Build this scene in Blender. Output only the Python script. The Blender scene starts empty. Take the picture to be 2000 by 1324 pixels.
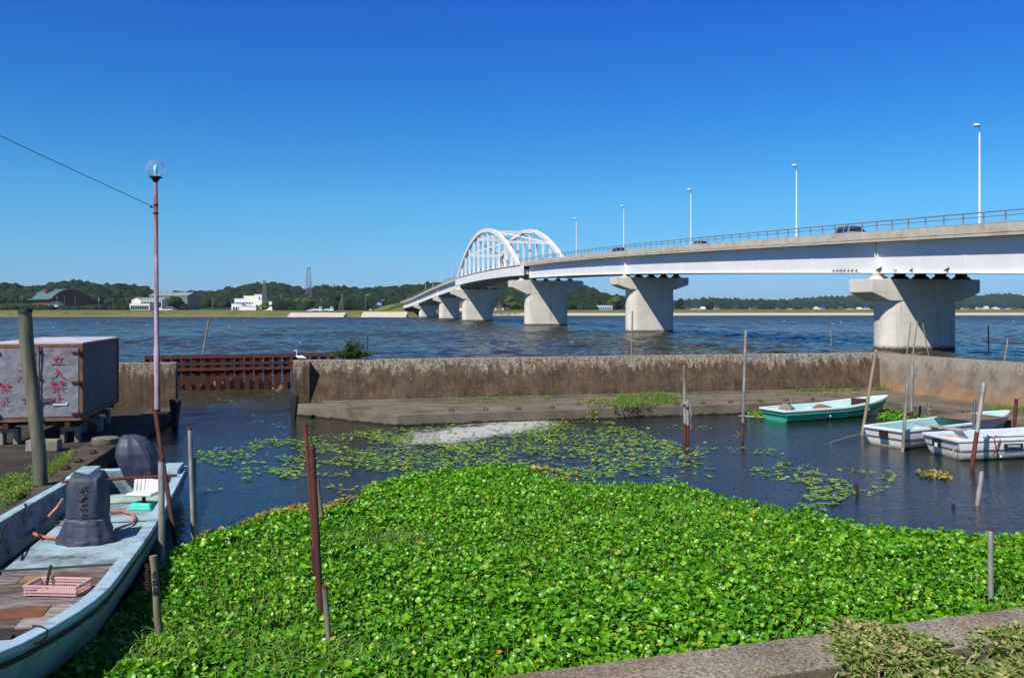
import bpy, math, random
import numpy as np
from mathutils import Vector, Matrix, noise
R = math.radians
random.seed(7); rng = np.random.default_rng(7)
scn = bpy.context.scene
# ------------------------------------------------------------ camera
F = 1700.0; HZ = 605.0; CH = 3.6            # focal length (px of a 2000 px wide frame), horizon row, eye height
cd = bpy.data.cameras.new('camera'); cam = bpy.data.objects.new('camera', cd)
scn.collection.objects.link(cam); scn.camera = cam
cam.location = (0, 0, CH); cam.rotation_euler = (R(90), 0, 0)
cd.sensor_width = 36; cd.lens = F / 2000 * 36; cd.shift_y = -(662 - HZ) / 2000
cd.clip_start = 0.1; cd.clip_end = 60000
# ------------------------------------------------------------ sky and sun
SUN = Vector((0.545, 0.75, -1.0)).normalized()        # direction the light travels
elev = math.asin(-SUN.z); az = math.atan2(-SUN.x, -SUN.y)
world = bpy.data.worlds.new('World'); scn.world = world; world.use_nodes = True
wn = world.node_tree; wn.nodes.clear()
sky = wn.nodes.new('ShaderNodeTexSky'); sky.sky_type = 'NISHITA'; sky.sun_disc = False
sky.sun_elevation = elev; sky.sun_rotation = az
sky.air_density = 1.0; sky.dust_density = 0.0; sky.ozone_density = 3.0; sky.altitude = 4000
tc = wn.nodes.new('ShaderNodeTexCoord'); sx = wn.nodes.new('ShaderNodeSeparateXYZ'); rp = wn.nodes.new('ShaderNodeValToRGB')
# grade of the clear polarised sky by height above the horizon (linear gains / 2)
for i, (p, c) in enumerate(((0.0, (.18, .31, .46)), (.03, (.22, .375, .49)), (.06, (.23, .46, .53)), (.12, (.18, .55, .65)), (.22, (.065, .47, .80)), (.34, (.032, .36, .94)), (.55, (.10, .24, .48)), (.9, (.14, .24, .40)))):
    e = rp.color_ramp.elements[i] if i < 2 else rp.color_ramp.elements.new(p)
    e.position = p; e.color = c + (1,)
mx = wn.nodes.new('ShaderNodeVectorMath'); mx.operation = 'MULTIPLY'
bg = wn.nodes.new('ShaderNodeBackground'); bg.inputs['Strength'].default_value = 0.165
wo = wn.nodes.new('ShaderNodeOutputWorld')
wn.links.new(tc.outputs['Generated'], sx.inputs[0]); wn.links.new(sx.outputs[2], rp.inputs['Fac'])
wn.links.new(sky.outputs[0], mx.inputs[0]); wn.links.new(rp.outputs[0], mx.inputs[1])
wn.links.new(mx.outputs[0], bg.inputs['Color']); wn.links.new(bg.outputs[0], wo.inputs['Surface'])
sd = bpy.data.lights.new('sun', 'SUN'); sun = bpy.data.objects.new('sun', sd); scn.collection.objects.link(sun)
sd.energy = 5.0; sd.angle = R(0.53); sd.color = (1.0, 0.955, 0.88)
sun.rotation_euler = SUN.to_track_quat('-Z', 'Y').to_euler(); sun.location = (-30, -20, 60)
scn.view_settings.view_transform = 'Standard'; scn.view_settings.look = 'None'
scn.view_settings.exposure = 0.28; scn.view_settings.gamma = 1.0
scn.render.engine = 'CYCLES'
scn.cycles.max_bounces = 6; scn.cycles.transparent_max_bounces = 12; scn.cycles.volume_bounces = 0

# ------------------------------------------------------------ helpers
def W(px, py, z=0.0):                       # photo pixel -> point at height z
    Y = (CH - z) * F / (py - HZ); return Vector(((px - 1000) / F * Y, Y, z))
def A(px, py, Y):                           # photo pixel -> point at depth Y
    return Vector(((px - 1000) / F * Y, Y, CH - (py - HZ) / F * Y))
def sr(r, g, b):
    f = lambda c: c / 12.92 if c <= 0.04045 else ((c + 0.055) / 1.055) ** 2.4
    return (f(r / 255), f(g / 255), f(b / 255), 1)
def lin(r, g, b): return (r, g, b, 1)
def tag(o, label=None, cat=None, group=None, kind=None):
    if label: o['label'] = label
    if cat: o['category'] = cat
    if group: o['group'] = group
    if kind: o['kind'] = kind
    return o
def empty(name, loc=(0, 0, 0), rz=0.0):
    o = bpy.data.objects.new(name, None); scn.collection.objects.link(o)
    o.location = loc; o.rotation_euler = (0, 0, rz); o.empty_display_size = 0.2; return o
def copy_tree(o, parent=None):
    c = o.copy(); scn.collection.objects.link(c)
    if parent: c.parent = parent
    for ch in list(o.children): copy_tree(ch, c)
    return c
class MB:
    def __init__(s): s.v = []; s.f = []; s.m = []
    def add(s, vs, fs, mi=0):
        n = len(s.v); s.v += [tuple(v) for v in vs]
        s.f += [tuple(n + i for i in f) for f in fs]; s.m += [mi] * len(fs); return s
    def box(s, c, d, rz=0.0, mi=0, rx=0.0, ry=0.0):
        M = Matrix.Rotation(rz, 3, 'Z') @ Matrix.Rotation(ry, 3, 'Y') @ Matrix.Rotation(rx, 3, 'X'); c = Vector(c)
        vs = [c + M @ Vector((x * d[0] / 2, y * d[1] / 2, z * d[2] / 2)) for x in (-1, 1) for y in (-1, 1) for z in (-1, 1)]
        return s.add(vs, [(0, 1, 3, 2), (4, 6, 7, 5), (0, 4, 5, 1), (2, 3, 7, 6), (0, 2, 6, 4), (1, 5, 7, 3)], mi)
    def hexa(s, p, mi=0):                   # 8 points: bottom 4 ccw, top 4 ccw
        return s.add(p, [(3, 2, 1, 0), (4, 5, 6, 7), (0, 1, 5, 4), (1, 2, 6, 5), (2, 3, 7, 6), (3, 0, 4, 7)], mi)
    def beam(s, p0, p1, w, h, mi=0):        # box from p0 to p1, w sideways, h upward
        p0 = Vector(p0); p1 = Vector(p1); d = (p1 - p0).normalized()
        sd_ = d.cross(Vector((0, 0, 1)));
        if sd_.length < 1e-4: sd_ = Vector((1, 0, 0))
        sd_.normalize(); up = sd_.cross(d)
        q = [a + sd_ * x * w / 2 + up * y * h / 2 for a in (p0, p1) for x, y in ((-1, -1), (1, -1), (1, 1), (-1, 1))]
        return s.add(q, [(0, 1, 2, 3), (7, 6, 5, 4), (0, 4, 5, 1), (1, 5, 6, 2), (2, 6, 7, 3), (3, 7, 4, 0)], mi)
    def path(s, pts, rs, n=8, mi=0, cap=True, sq=(1, 1), up=(0, 0, 1)):
        pts = [Vector(p) for p in pts]
        if not hasattr(rs, '__len__'): rs = [rs] * len(pts)
        base = len(s.v); up = Vector(up)
        for i, p in enumerate(pts):
            d = (pts[min(i + 1, len(pts) - 1)] - pts[max(i - 1, 0)]).normalized()
            a = d.cross(up)
            if a.length < 1e-3: a = d.cross(Vector((1, 0, 0)))
            a.normalize(); b = a.cross(d)
            for k in range(n):
                t = 2 * math.pi * k / n
                s.v.append(tuple(p + (a * math.cos(t) * sq[0] + b * math.sin(t) * sq[1]) * rs[i]))
        for i in range(len(pts) - 1):
            for k in range(n):
                k2 = (k + 1) % n; o = base + i * n
                s.f.append((o + k, o + n + k, o + n + k2, o + k2)); s.m.append(mi)
        if cap:
            s.f.append(tuple(base + k for k in range(n))); s.m.append(mi)
            o = base + (len(pts) - 1) * n; s.f.append(tuple(o + n - 1 - k for k in range(n))); s.m.append(mi)
        return s
    def tube(s, p0, p1, r0, r1=None, n=8, mi=0): return s.path([p0, p1], [r0, r0 if r1 is None else r1], n, mi)
    def prism(s, poly, z0, z1, mi=0, top=None):     # poly (x,y) ccw
        n = len(poly); vs = [(p[0], p[1], z0) for p in poly] + [(p[0], p[1], z1) for p in poly]
        fs = [tuple(reversed(range(n))), tuple(range(n, 2 * n))] + [(i, (i + 1) % n, n + (i + 1) % n, n + i) for i in range(n)]
        s.add(vs, fs, mi)
        if top is not None: s.m[-len(fs) + 1] = top
        return s
    def lathe(s, c, prof, n=16, mi=0):              # prof [(r,z)] bottom to top
        base = len(s.v)
        for r, z in prof:
            for k in range(n):
                t = 2 * math.pi * k / n; s.v.append((c[0] + r * math.cos(t), c[1] + r * math.sin(t), c[2] + z))
        for i in range(len(prof) - 1):
            for k in range(n):
                k2 = (k + 1) % n; o = base + i * n
                s.f.append((o + k, o + k2, o + n + k2, o + n + k)); s.m.append(mi)
        return s
    def ball(s, c, r, n=12, m=8, mi=0, sc=(1, 1, 1), jit=0.0):
        base = len(s.v); c = Vector(c)
        s.v.append(tuple(c + Vector((0, 0, -r * sc[2]))))
        for i in range(1, m):
            ph = math.pi * i / m - math.pi / 2
            for k in range(n):
                t = 2 * math.pi * k / n
                d = Vector((math.cos(ph) * math.cos(t), math.cos(ph) * math.sin(t), math.sin(ph)))
                q = 1 + (noise.noise(d * 1.7 + c * 3.1) * jit if jit else 0)
                s.v.append(tuple(c + Vector((d.x * sc[0], d.y * sc[1], d.z * sc[2])) * r * q))
        s.v.append(tuple(c + Vector((0, 0, r * sc[2])))); top = len(s.v) - 1
        for k in range(n):
            k2 = (k + 1) % n
            s.f.append((base, base + 1 + k2, base + 1 + k)); s.m.append(mi)
            for i in range(m - 2):
                o = base + 1 + i * n; s.f.append((o + k, o + k2, o + n + k2, o + n + k)); s.m.append(mi)
            o = base + 1 + (m - 2) * n; s.f.append((top, o + k, o + k2)); s.m.append(mi)
        return s
    def build(s, name, mats, parent=None, smooth=True, rel=None, bevel=0.0):
        me = bpy.data.meshes.new(name)
        vs = s.v
        if rel is not None: vs = [(a - rel[0], b - rel[1], c - rel[2]) for a, b, c in vs]
        me.from_pydata(vs, [], s.f)
        if not isinstance(mats, (list, tuple)): mats = [mats]
        for m in mats: me.materials.append(m)
        if len(mats) > 1: me.polygons.foreach_set('material_index', s.m)
        if smooth:
            me.polygons.foreach_set('use_smooth', [True] * len(me.polygons)); me.update()
            me.set_sharp_from_angle(angle=R(38))
        me.update()
        o = bpy.data.objects.new(name, me); scn.collection.objects.link(o)
        if parent is not None: o.parent = parent
        if bevel:
            b = o.modifiers.new('bevel', 'BEVEL'); b.width = bevel; b.segments = 2; b.limit_method = 'ANGLE'; b.angle_limit = R(50)
        return o
def np_mesh(name, V, Fc, mats, parent=None, smooth=False, mi=None):
    me = bpy.data.meshes.new(name); V = np.asarray(V, np.float32); Fc = np.asarray(Fc, np.int32)
    k = Fc.shape[1]
    me.vertices.add(len(V)); me.vertices.foreach_set('co', V.ravel())
    me.loops.add(Fc.size); me.loops.foreach_set('vertex_index', Fc.ravel())
    me.polygons.add(len(Fc)); me.polygons.foreach_set('loop_start', np.arange(0, Fc.size, k, dtype=np.int32))
    me.polygons.foreach_set('loop_total', np.full(len(Fc), k, np.int32))
    if not isinstance(mats, (list, tuple)): mats = [mats]
    for m in mats: me.materials.append(m)
    if mi is not None: me.polygons.foreach_set('material_index', np.asarray(mi, np.int32))
    if smooth: me.polygons.foreach_set('use_smooth', np.ones(len(Fc), bool))
    me.update(calc_edges=True)
    o = bpy.data.objects.new(name, me); scn.collection.objects.link(o)
    if parent is not None: o.parent = parent
    return o

# ------------------------------------------------------------ materials
class NT:
    def __init__(s, name):
        s.mat = bpy.data.materials.new(name); s.mat.use_nodes = True; s.t = s.mat.node_tree; s.t.nodes.clear()
        s.out = s.t.nodes.new('ShaderNodeOutputMaterial'); s._c = None
    def n(s, typ, ins=None, **kw):
        nd = s.t.nodes.new('ShaderNode' + typ)
        for k, v in kw.items(): setattr(nd, k, v)
        for k, v in (ins or {}).items():
            if hasattr(v, 'is_output'): s.t.links.new(v, nd.inputs[k])
            else: nd.inputs[k].default_value = v
        return nd
    def co(s, st=(1, 1, 1), obj=False):
        if obj: base = s.n('TexCoord').outputs['Object']
        else:
            base = s.n('NewGeometry').outputs['Position']
        return s.n('Mapping', {'Vector': base, 'Scale': st}).outputs[0]
    def noise(s, scale, detail=4, rough=0.55, st=(1, 1, 1), obj=False, dist=0.0):
        return s.n('TexNoise', {'Vector': s.co(st, obj), 'Scale': scale, 'Detail': detail, 'Roughness': rough, 'Distortion': dist}).outputs[0]
    def ramp(s, fac, stops, interp='LINEAR'):
        r = s.n('ValToRGB', {'Fac': fac}); cr = r.color_ramp; cr.interpolation = interp
        while len(cr.elements) < len(stops): cr.elements.new(0.5)
        for e, (p, c) in zip(cr.elements, stops): e.position = p; e.color = c if hasattr(c, '__len__') else (c, c, c, 1)
        return r.outputs[0]
    def mix(s, fac, a, b, mode='MIX'):
        m = s.n('Mix', data_type='RGBA', blend_type=mode)
        for i, v in ((0, fac), (6, a), (7, b)):
            if hasattr(v, 'is_output'): s.t.links.new(v, m.inputs[i])
            else: m.inputs[i].default_value = v
        return m.outputs[2]
    def math(s, op, a, b=0.0, clamp=False):
        return s.n('Math', {0: a, 1: b}, operation=op, use_clamp=clamp).outputs[0]
    def bump(s, h, strength=0.3, dist=0.02, nrm=None):
        i = {'Height': h, 'Strength': strength, 'Distance': dist}
        if nrm is not None: i['Normal'] = nrm
        return s.n('Bump', i).outputs[0]
    def z(s): return s.n('SeparateXYZ', {0: s.n('NewGeometry').outputs['Position']}).outputs[2]
    def fin(s, **ins):
        alias = {'color': 'Base Color', 'rough': 'Roughness', 'normal': 'Normal', 'metal': 'Metallic', 'spec': 'Specular IOR Level', 'ior': 'IOR', 'alpha': 'Alpha', 'coat': 'Coat Weight'}
        p = s.n('BsdfPrincipled', {alias.get(k, k): v for k, v in ins.items()})
        s.t.links.new(p.outputs[0], s.out.inputs['Surface']); return s.mat
MC = {}
def simple(name, col, rough=0.5, metal=0.0, var=0.25, scale=6.0, bump=0.1, dirt=None, obj=False, spec=0.5, st=(1, 1, 1), lo=0.5, hi=0.75):
    """one coloured surface with mottling, an optional second dirt/rust colour in patches, and fine bump"""
    if name in MC: return MC[name]
    t = NT(name); n1 = t.noise(scale, 5, st=st, obj=obj)
    dk = tuple(c * (1 - var) for c in col[:3]) + (1,); lt = tuple(min(1, c * (1 + var * 0.6)) for c in col[:3]) + (1,)
    c = t.ramp(n1, [(0.3, dk), (0.7, lt)])
    if dirt is not None:
        n2 = t.noise(scale * 0.6, 7, 0.7, st=st, obj=obj); c = t.mix(t.ramp(n2, [(lo, 0.0), (hi, 1.0)]), c, dirt)
    kw = {}
    if bump: kw['normal'] = t.bump(t.noise(scale * 6, 5, obj=obj), bump, 0.01)
    MC[name] = t.fin(color=c, rough=t.ramp(n1, [(0.3, max(0.02, rough - 0.1)), (0.7, min(1, rough + 0.1))]), metal=metal, spec=spec, **kw)
    return MC[name]

def wall_mat(name, orange=0.0):
    t = NT(name); z = t.z()
    fine = t.noise(30, 6, 0.7); mid = t.noise(1.6, 6, 0.65); streak = t.noise(2.4, 6, 0.7, st=(2.2, 2.2, 0.10))
    brown = t.ramp(mid, [(0.3, sr(60, 49, 41)), (0.5, sr(84, 70, 57)), (0.75, sr(110, 95, 77))])
    och = t.ramp(t.noise(5, 6, 0.7), [(0.5, 0.0), (0.72, 0.45)])
    c = t.mix(och, brown, sr(128, 94, 44))
    # pale lichen and washed concrete, strongest towards the coping, broken into runs
    up = t.n('MapRange', {0: z, 1: 0.9, 2: 1.85, 3: -0.2, 4: 0.30}).outputs[0]
    f = t.math('ADD', streak, up); f = t.ramp(f, [(0.56, 0.0), (0.68, 1.0)])
    brk = t.ramp(t.noise(14, 5, 0.75), [(0.40, 0.0), (0.56, 1.0)])
    c = t.mix(t.math('MULTIPLY', f, brk), c, t.mix(fine, sr(128, 120, 108), sr(182, 174, 158)))
    vo = t.n('TexVoronoi', {'Vector': t.co((1, 1, 1)), 'Scale': 7.0, 'Randomness': 1.0})
    sp = t.ramp(vo.outputs['Distance'], [(0.07, 0.8), (0.16, 0.0)])
    gate = t.ramp(t.noise(3, 3), [(0.45, 0.0), (0.6, 1.0)])
    c = t.mix(t.math('MULTIPLY', sp, gate), c, sr(186, 180, 160))
    vo2 = t.n('TexVoronoi', {'Vector': t.co((1, 1, 1)), 'Scale': 22.0, 'Randomness': 1.0})
    c = t.mix(t.ramp(vo2.outputs['Distance'], [(0.10, 0.7), (0.22, 0.0)]), c, sr(150, 132, 92))
    dk = t.ramp(t.noise(3.5, 6, 0.7, st=(2.5, 2.5, 0.08)), [(0.50, 0.0), (0.64, 0.7)])
    c = t.mix(dk, c, sr(58, 42, 36))
    if orange:
        low = t.n('MapRange', {0: z, 1: 0.35, 2: 1.5, 3: 0.22, 4: -0.12}).outputs[0]
        o = t.ramp(t.math('ADD', t.noise(1.3, 6, 0.65), low), [(0.50, 0.0), (0.80, orange)])
        c = t.mix(t.ramp(mid, [(0.35, 0.35), (0.65, 0.8)]), c, sr(150, 140, 126)); c = t.mix(t.math('MULTIPLY', o, brk), c, sr(168, 108, 46))
    h = t.math('ADD', fine, t.math('MULTIPLY', vo2.outputs['Distance'], -0.6))
    return t.fin(color=c, rough=0.9, normal=t.bump(h, 0.5, 0.02), spec=0.2)

def conc_mat(name, a, b, grain=60, stain=None, rough=0.9, agg=0.35, low=None):
    t = NT(name); m = t.noise(1.1, 7, 0.65); g = t.noise(grain, 3, 0.6)
    c = t.ramp(m, [(0.3, a), (0.7, b)])
    c = t.mix(agg, c, t.ramp(g, [(0.35, 0.12), (0.65, 0.95)]), 'OVERLAY')
    if stain is not None: c = t.mix(t.ramp(t.noise(0.7, 6, 0.6), [(0.52, 0.0), (0.68, 0.75)]), c, stain)
    if low is not None:
        k = t.math('ADD', t.n('MapRange', {0: t.z(), 1: low[0], 2: low[1], 3: 0.5, 4: -0.3}).outputs[0], t.noise(3, 5))
        c = t.mix(t.ramp(k, [(0.55, 0.0), (0.75, 0.95)]), c, low[2])
    crack = t.ramp(t.noise(4, 8, 0.8, dist=1.0), [(0.48, 1.0), (0.50, 0.55), (0.52, 1.0)])
    c = t.mix(0.35, c, crack, 'MULTIPLY')
    return t.fin(color=c, rough=rough, normal=t.bump(t.math('ADD', g, t.math('MULTIPLY', t.noise(8, 6, 0.7), 1.5)), 0.45, 0.012), spec=0.25)

m_wall = wall_mat('stained_breakwater_concrete'); m_wall2 = wall_mat('rust_stained_breakwater_concrete', 0.85)
m_coping = conc_mat('coping_concrete', sr(120, 112, 100), sr(158, 150, 136), 40)
m_apron = conc_mat('apron_concrete', sr(90, 82, 70), sr(126, 116, 102), 50, sr(78, 68, 54), low=(-0.02, 0.14, sr(38, 34, 24)))
m_curb = conc_mat('kerb_concrete', sr(112, 102, 88), sr(148, 138, 122), 42, sr(108, 82, 62), agg=0.75)
m_curbside = conc_mat('kerb_side_concrete', sr(84, 76, 58), sr(120, 110, 88), 60, sr(60, 52, 40), agg=0.6)
m_pave = conc_mat('paving_concrete', sr(106, 98, 90), sr(138, 130, 118), 60, sr(84, 76, 66))
m_dark_quay = conc_mat('damp_quay_concrete', sr(62, 56, 48), sr(98, 88, 78), 50, sr(44, 40, 32), low=(-0.02, 0.12, sr(30, 28, 20)))
m_mud = conc_mat('damp_dark_ground', sr(46, 42, 38), sr(76, 70, 62), 30, sr(34, 32, 28))
m_rust = simple('rusty_steel', sr(98, 46, 34), 0.8, 0.1, 0.45, 7, 0.3, sr(66, 34, 28))
m_rust_dark = simple('dark_rusty_steel', sr(78, 38, 30), 0.85, 0.1, 0.4, 7, 0.3, sr(44, 28, 26))
m_galv = simple('galvanised_pipe', sr(152, 152, 150), 0.55, 0.15, 0.3, 9, 0.15, sr(108, 92, 80), st=(1, 1, .25), lo=.46, hi=.66)
m_oldwood = simple('weathered_grey_wood', sr(124, 116, 98), 0.9, 0, 0.35, 14, 0.5, sr(70, 62, 50), st=(1.5, 1.5, 0.12))
m_bamboo = simple('dry_bamboo', sr(150, 134, 108), 0.7, 0, 0.3, 10, 0.2, sr(96, 84, 66), st=(1, 1, .2))
m_black = simple('black_rubber', sr(26, 27, 30), 0.7, 0, 0.3, 8, 0.2)
# ============================================================ SETTING: land, hills, water
# shoreline of the far side, X -> Y
SH = [(-1500, 600), (-500, 470), (-257, 438), (-180, 432), (-106, 425), (-66, 420), (-52, 415), (-34, 440), (-24, 500), (0, 544), (64, 548), (170, 577), (340, 584), (600, 640), (900, 700), (3000, 1200), (9000, 2500)]
def shoreY(x): return float(np.interp(x, [a for a, b in SH], [b for a, b in SH]))
LAND = 2.4
def land_mat():
    t = NT('bank_and_fields'); z = t.z()
    n = t.noise(0.09, 6, 0.6); f = t.noise(1.2, 6, 0.7, st=(1, .3, 1))
    g = t.ramp(n, [(0.35, sr(86, 94, 46)), (0.5, sr(112, 108, 60)), (0.65, sr(74, 90, 42))])
    g = t.mix(0.45, g, t.ramp(f, [(0.3, 0.25), (0.7, 0.8)]), 'OVERLAY')
    lo = t.ramp(t.math('ADD', t.n('MapRange', {0: z, 1: 0.0, 2: 1.6, 3: 1.0, 4: 0.0}).outputs[0], t.math('MULTIPLY', t.math('SUBTRACT', f, 0.5), 0.5)), [(0.45, 0.0), (0.55, 1.0)])
    c = t.mix(lo, g, t.mix(f, sr(92, 80, 64), sr(140, 124, 102)))
    return t.fin(color=c, rough=0.95, spec=0.1)
xs = np.unique(np.concatenate([np.linspace(-1500, -520, 20), np.linspace(-500, 900, 281), np.linspace(950, 9000, 60)]))
prof = [(-14, -1.5), (-3, -0.15), (0, 0.05), (3, 0.9), (8, LAND), (14, LAND + .1), (60, LAND + .3), (200, LAND + 1), (900, LAND + 2), (12000, LAND + 3)]
V = []; NP = len(prof)
for x in xs:
    y0 = shoreY(x)
    for d, z in prof: V.append((x, y0 + d, z + (0.25 * noise.noise(Vector((x * .07, d * .1, 0))) if d > 1 else 0)))
Fq = [(i * NP + j, (i + 1) * NP + j, (i + 1) * NP + j + 1, i * NP + j + 1) for i in range(len(xs) - 1) for j in range(NP - 1)]
tag(np_mesh('far_shore_ground', V, Fq, land_mat(), smooth=True), kind='structure')

# concrete revetments on the far bank
m_revet = conc_mat('pale_revetment', sr(168, 160, 146), sr(196, 188, 174), 3)
def revet(x0, x1, y0, y1, ztop=1.9):
    mb = MB(); n = 6
    for i in range(n):
        xa = x0 + (x1 - x0) * i / n; xb = x0 + (x1 - x0) * (i + 1) / n
        ya = y0 + (y1 - y0) * i / n; yb = y0 + (y1 - y0) * (i + 1) / n
        mb.hexa([(xa, ya - 3, -.4), (xb, yb - 3, -.4), (xb, yb + 7, -.4), (xa, ya + 7, -.4), (xa + 0, ya - 1.6, .2), (xb, yb - 1.6, .2), (xb, yb + 5, ztop), (xa, ya + 5, ztop)])
    return mb
t_ = revet(-109, -81, shoreY(-109) - 2, shoreY(-81) - 2, 2.2).build('concrete_revetment', m_revet)
tag(t_, 'pale sloped concrete revetment on the far bank below the two white pickups', 'revetment', 'concrete revetments of the far bank')
t_ = revet(-72, -50, 416, 412, 2.6).build('concrete_revetment', m_revet)
tag(t_, 'pale sloped concrete revetment under the far bridge end', 'revetment', 'concrete revetments of the far bank')
mb = MB(); xs_r = list(range(-20, 620, 20))
for xa, xb in zip(xs_r[:-1], xs_r[1:]):
    ya, yb = shoreY(xa) - 1, shoreY(xb) - 1; mb.hexa([(xa, ya - 3, -.4), (xb, yb - 3, -.4), (xb, yb + 7, -.4), (xa, ya + 7, -.4), (xa, ya - 1.6, .2), (xb, yb - 1.6, .2), (xb, yb + 5, 1.5), (xa, ya + 5, 1.5)])
t_ = mb.build('concrete_revetment', m_revet)
tag(t_, 'long pale seawall strip on the far shore seen between the bridge piers', 'revetment', 'concrete revetments of the far bank')

# ---- hills: (px, skyline py) per ridge, real distance Y, tree height
def hill(name, pts, Yr, depth, tree_h, seed):
    px = np.array([p[0] for p in pts], float); py = np.array([p[1] for p in pts], float)
    n = int((px[-1] - px[0]) / 8) + 1; P = np.linspace(px[0], px[-1], n)
    Hh = (HZ - np.interp(P, px, py)) / F * Yr + CH - tree_h
    rows = [-1.0, -.8, -.6, -.4, -.2, 0, .25, .6, 1.0]; V = []
    for i, p in enumerate(P):
        for r in rows:
            Y = Yr + r * depth; e = max(0.0, 1 - abs(r)); e = e * e * (3 - 2 * e)
            z = LAND + (max(1, Hh[i]) - LAND) * e
            V.append(((p - 1000) / F * Yr + noise.noise(Vector((p * .01, r, seed))) * 8, Y, max(z, LAND - .5)))
    k = len(rows); Fq = [(i * k + j, (i + 1) * k + j, (i + 1) * k + j + 1, i * k + j + 1) for i in range(n - 1) for j in range(k - 1)]
    tag(np_mesh(name, V, Fq, m_hill, smooth=True), kind='structure')
    def surf(p, r):
        e = max(0.0, 1 - abs(r)); e = e * e * (3 - 2 * e); hh = float(np.interp(p, P, Hh))
        return (p - 1000) / F * Yr, Yr + r * depth, LAND + (max(1, hh) - LAND) * e
    return surf
t = NT('wooded_slope'); m_hill = t.fin(color=t.ramp(t.noise(.15, 6, .7), [(.3, lin(.012, .03, .010)), (.7, lin(.03, .055, .018))]), rough=1.0, spec=0.05)
def crown_mat(name, a, b, c3, sc=1.0):
    t = NT(name); isl = t.n('NewGeometry').outputs['Random Per Island']
    c = t.ramp(isl, [(0.0, a), (0.5, b), (1.0, c3)])
    n = t.noise(0.9 * sc, 5, 0.7); c = t.mix(0.55, c, t.ramp(n, [(0.38, 0.05), (0.62, 0.95)]), 'OVERLAY')
    return t.fin(color=c, rough=0.8, normal=t.bump(t.noise(1.6 * sc, 5, 0.75), 1.0, 1.2 / sc), spec=0.15)
m_crown = crown_mat('woodland_foliage', lin(.007, .019, .007), lin(.013, .032, .009), lin(.022, .046, .012))
m_crown_far = crown_mat('far_woodland_foliage', lin(.011, .026, .010), lin(.017, .037, .013), lin(.024, .046, .015), .5)
def ico(sub):
    import bmesh
    b = bmesh.new(); bmesh.ops.create_icosphere(b, subdivisions=sub, radius=1)
    v = np.array([x.co[:] for x in b.verts]); f = np.array([[q.index for q in x.verts] for x in b.faces]); b.free(); return v, f
def lumpy(sub, seed, amp=0.45):
    v, f = ico(sub)
    s = np.array([noise.noise(Vector(p) * 1.6 + Vector((seed, 0, 0))) * amp + noise.noise(Vector(p) * 4.0 + Vector((0, seed, 0))) * amp * .7 for p in v])
    return v * (1 + s)[:, None], f
def forest(name, surf, p0, p1, n, r0, r1, sub, mat, label, cat='woodland', rr=(-0.95, 0.12), conif=0.0):
    vars_ = [lumpy(sub, k * 7.3) for k in range(8)]; VV = []; FF = []; o = 0
    for i in range(n):
        p = random.uniform(p0, p1); r = random.uniform(*rr); x, y, z = surf(p, r)
        v, f = vars_[i % 8]; s = random.uniform(r0, r1); a = random.uniform(0, 6.28)
        q = v.copy(); c_, s_ = math.cos(a), math.sin(a)
        q = np.stack([q[:, 0] * c_ - q[:, 1] * s_, q[:, 0] * s_ + q[:, 1] * c_, q[:, 2]], 1)
        if random.random() < conif:
            tp = np.clip((1 - q[:, 2]) / 2, .05, 1); q = q * np.stack([tp * .75, tp * .75, np.full(len(q), 1.35)], 1)
        VV.append(q * s * np.array([1, 1, random.uniform(.75, 1.0)]) + np.array([x, y, z + s * random.uniform(.3, .7)])); FF.append(f + o); o += len(v)
    ob = np_mesh(name, np.concatenate(VV), np.concatenate(FF), mat, smooth=True)
    tag(ob, label, cat, kind='stuff'); return ob
hl = hill('wooded_hill', [(-1000, 566), (-600, 558), (-200, 560), (-80, 552), (0, 553), (20, 551), (45, 561), (58, 580), (66, 567), (90, 556), (110, 551), (150, 547), (180, 549), (200, 555), (210, 552), (225, 559), (245, 553), (270, 558), (300, 566), (330, 580), (400, 590)], 880, 150, 9, 1)
forest('woodland', hl, -800, 345, 2900, 2.8, 6.5, 2, m_crown, 'dark broadleaf woodland over the hill behind the barrel roofed hall', rr=(-.6, .12))
h2 = hill('wooded_hill', [(330, 574), (370, 570), (400, 569), (440, 568), (480, 559), (520, 553), (540, 553), (560, 557), (585, 562), (600, 567), (612, 559), (640, 557), (700, 564), (760, 560), (800, 558), (830, 555), (880, 552), (960, 552), (1060, 556), (1100, 554), (1140, 559), (1163, 567), (1195, 577), (1225, 584), (1260, 596), (1300, 604)], 1000, 170, 9, 2)
forest('woodland', h2, 335, 1250, 3400, 2.8, 7, 2, m_crown, 'mixed woodland on the long ridge running behind the arch bridge', rr=(-.75, .12), conif=.12)
h3 = hill('far_hill', [(1180, 600), (1260, 596), (1322, 595), (1371, 593), (1380, 589), (1438, 592), (1500, 594), (1540, 600), (1600, 606)], 1700, 240, 7, 3)
forest('woodland', h3, 1260, 1590, 800, 6, 11, 1, m_crown_far, 'low woodland beyond the houses seen under the bridge between its two nearest piers', rr=(-.7, .1))
h4 = hill('far_hill', [(1440, 600), (1500, 593), (1560, 590), (1600, 587), (1640, 585), (1700, 584), (1760, 582), (1850, 583), (1900, 583), (1950, 581), (2000, 584), (2100, 585), (2300, 590)], 2400, 330, 8, 4)
forest('woodland', h4, 1450, 2200, 1700, 8, 14, 1, m_crown_far, 'bluish wooded ridge far across the lake behind the nearest pier', rr=(-.7, .1))
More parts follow.
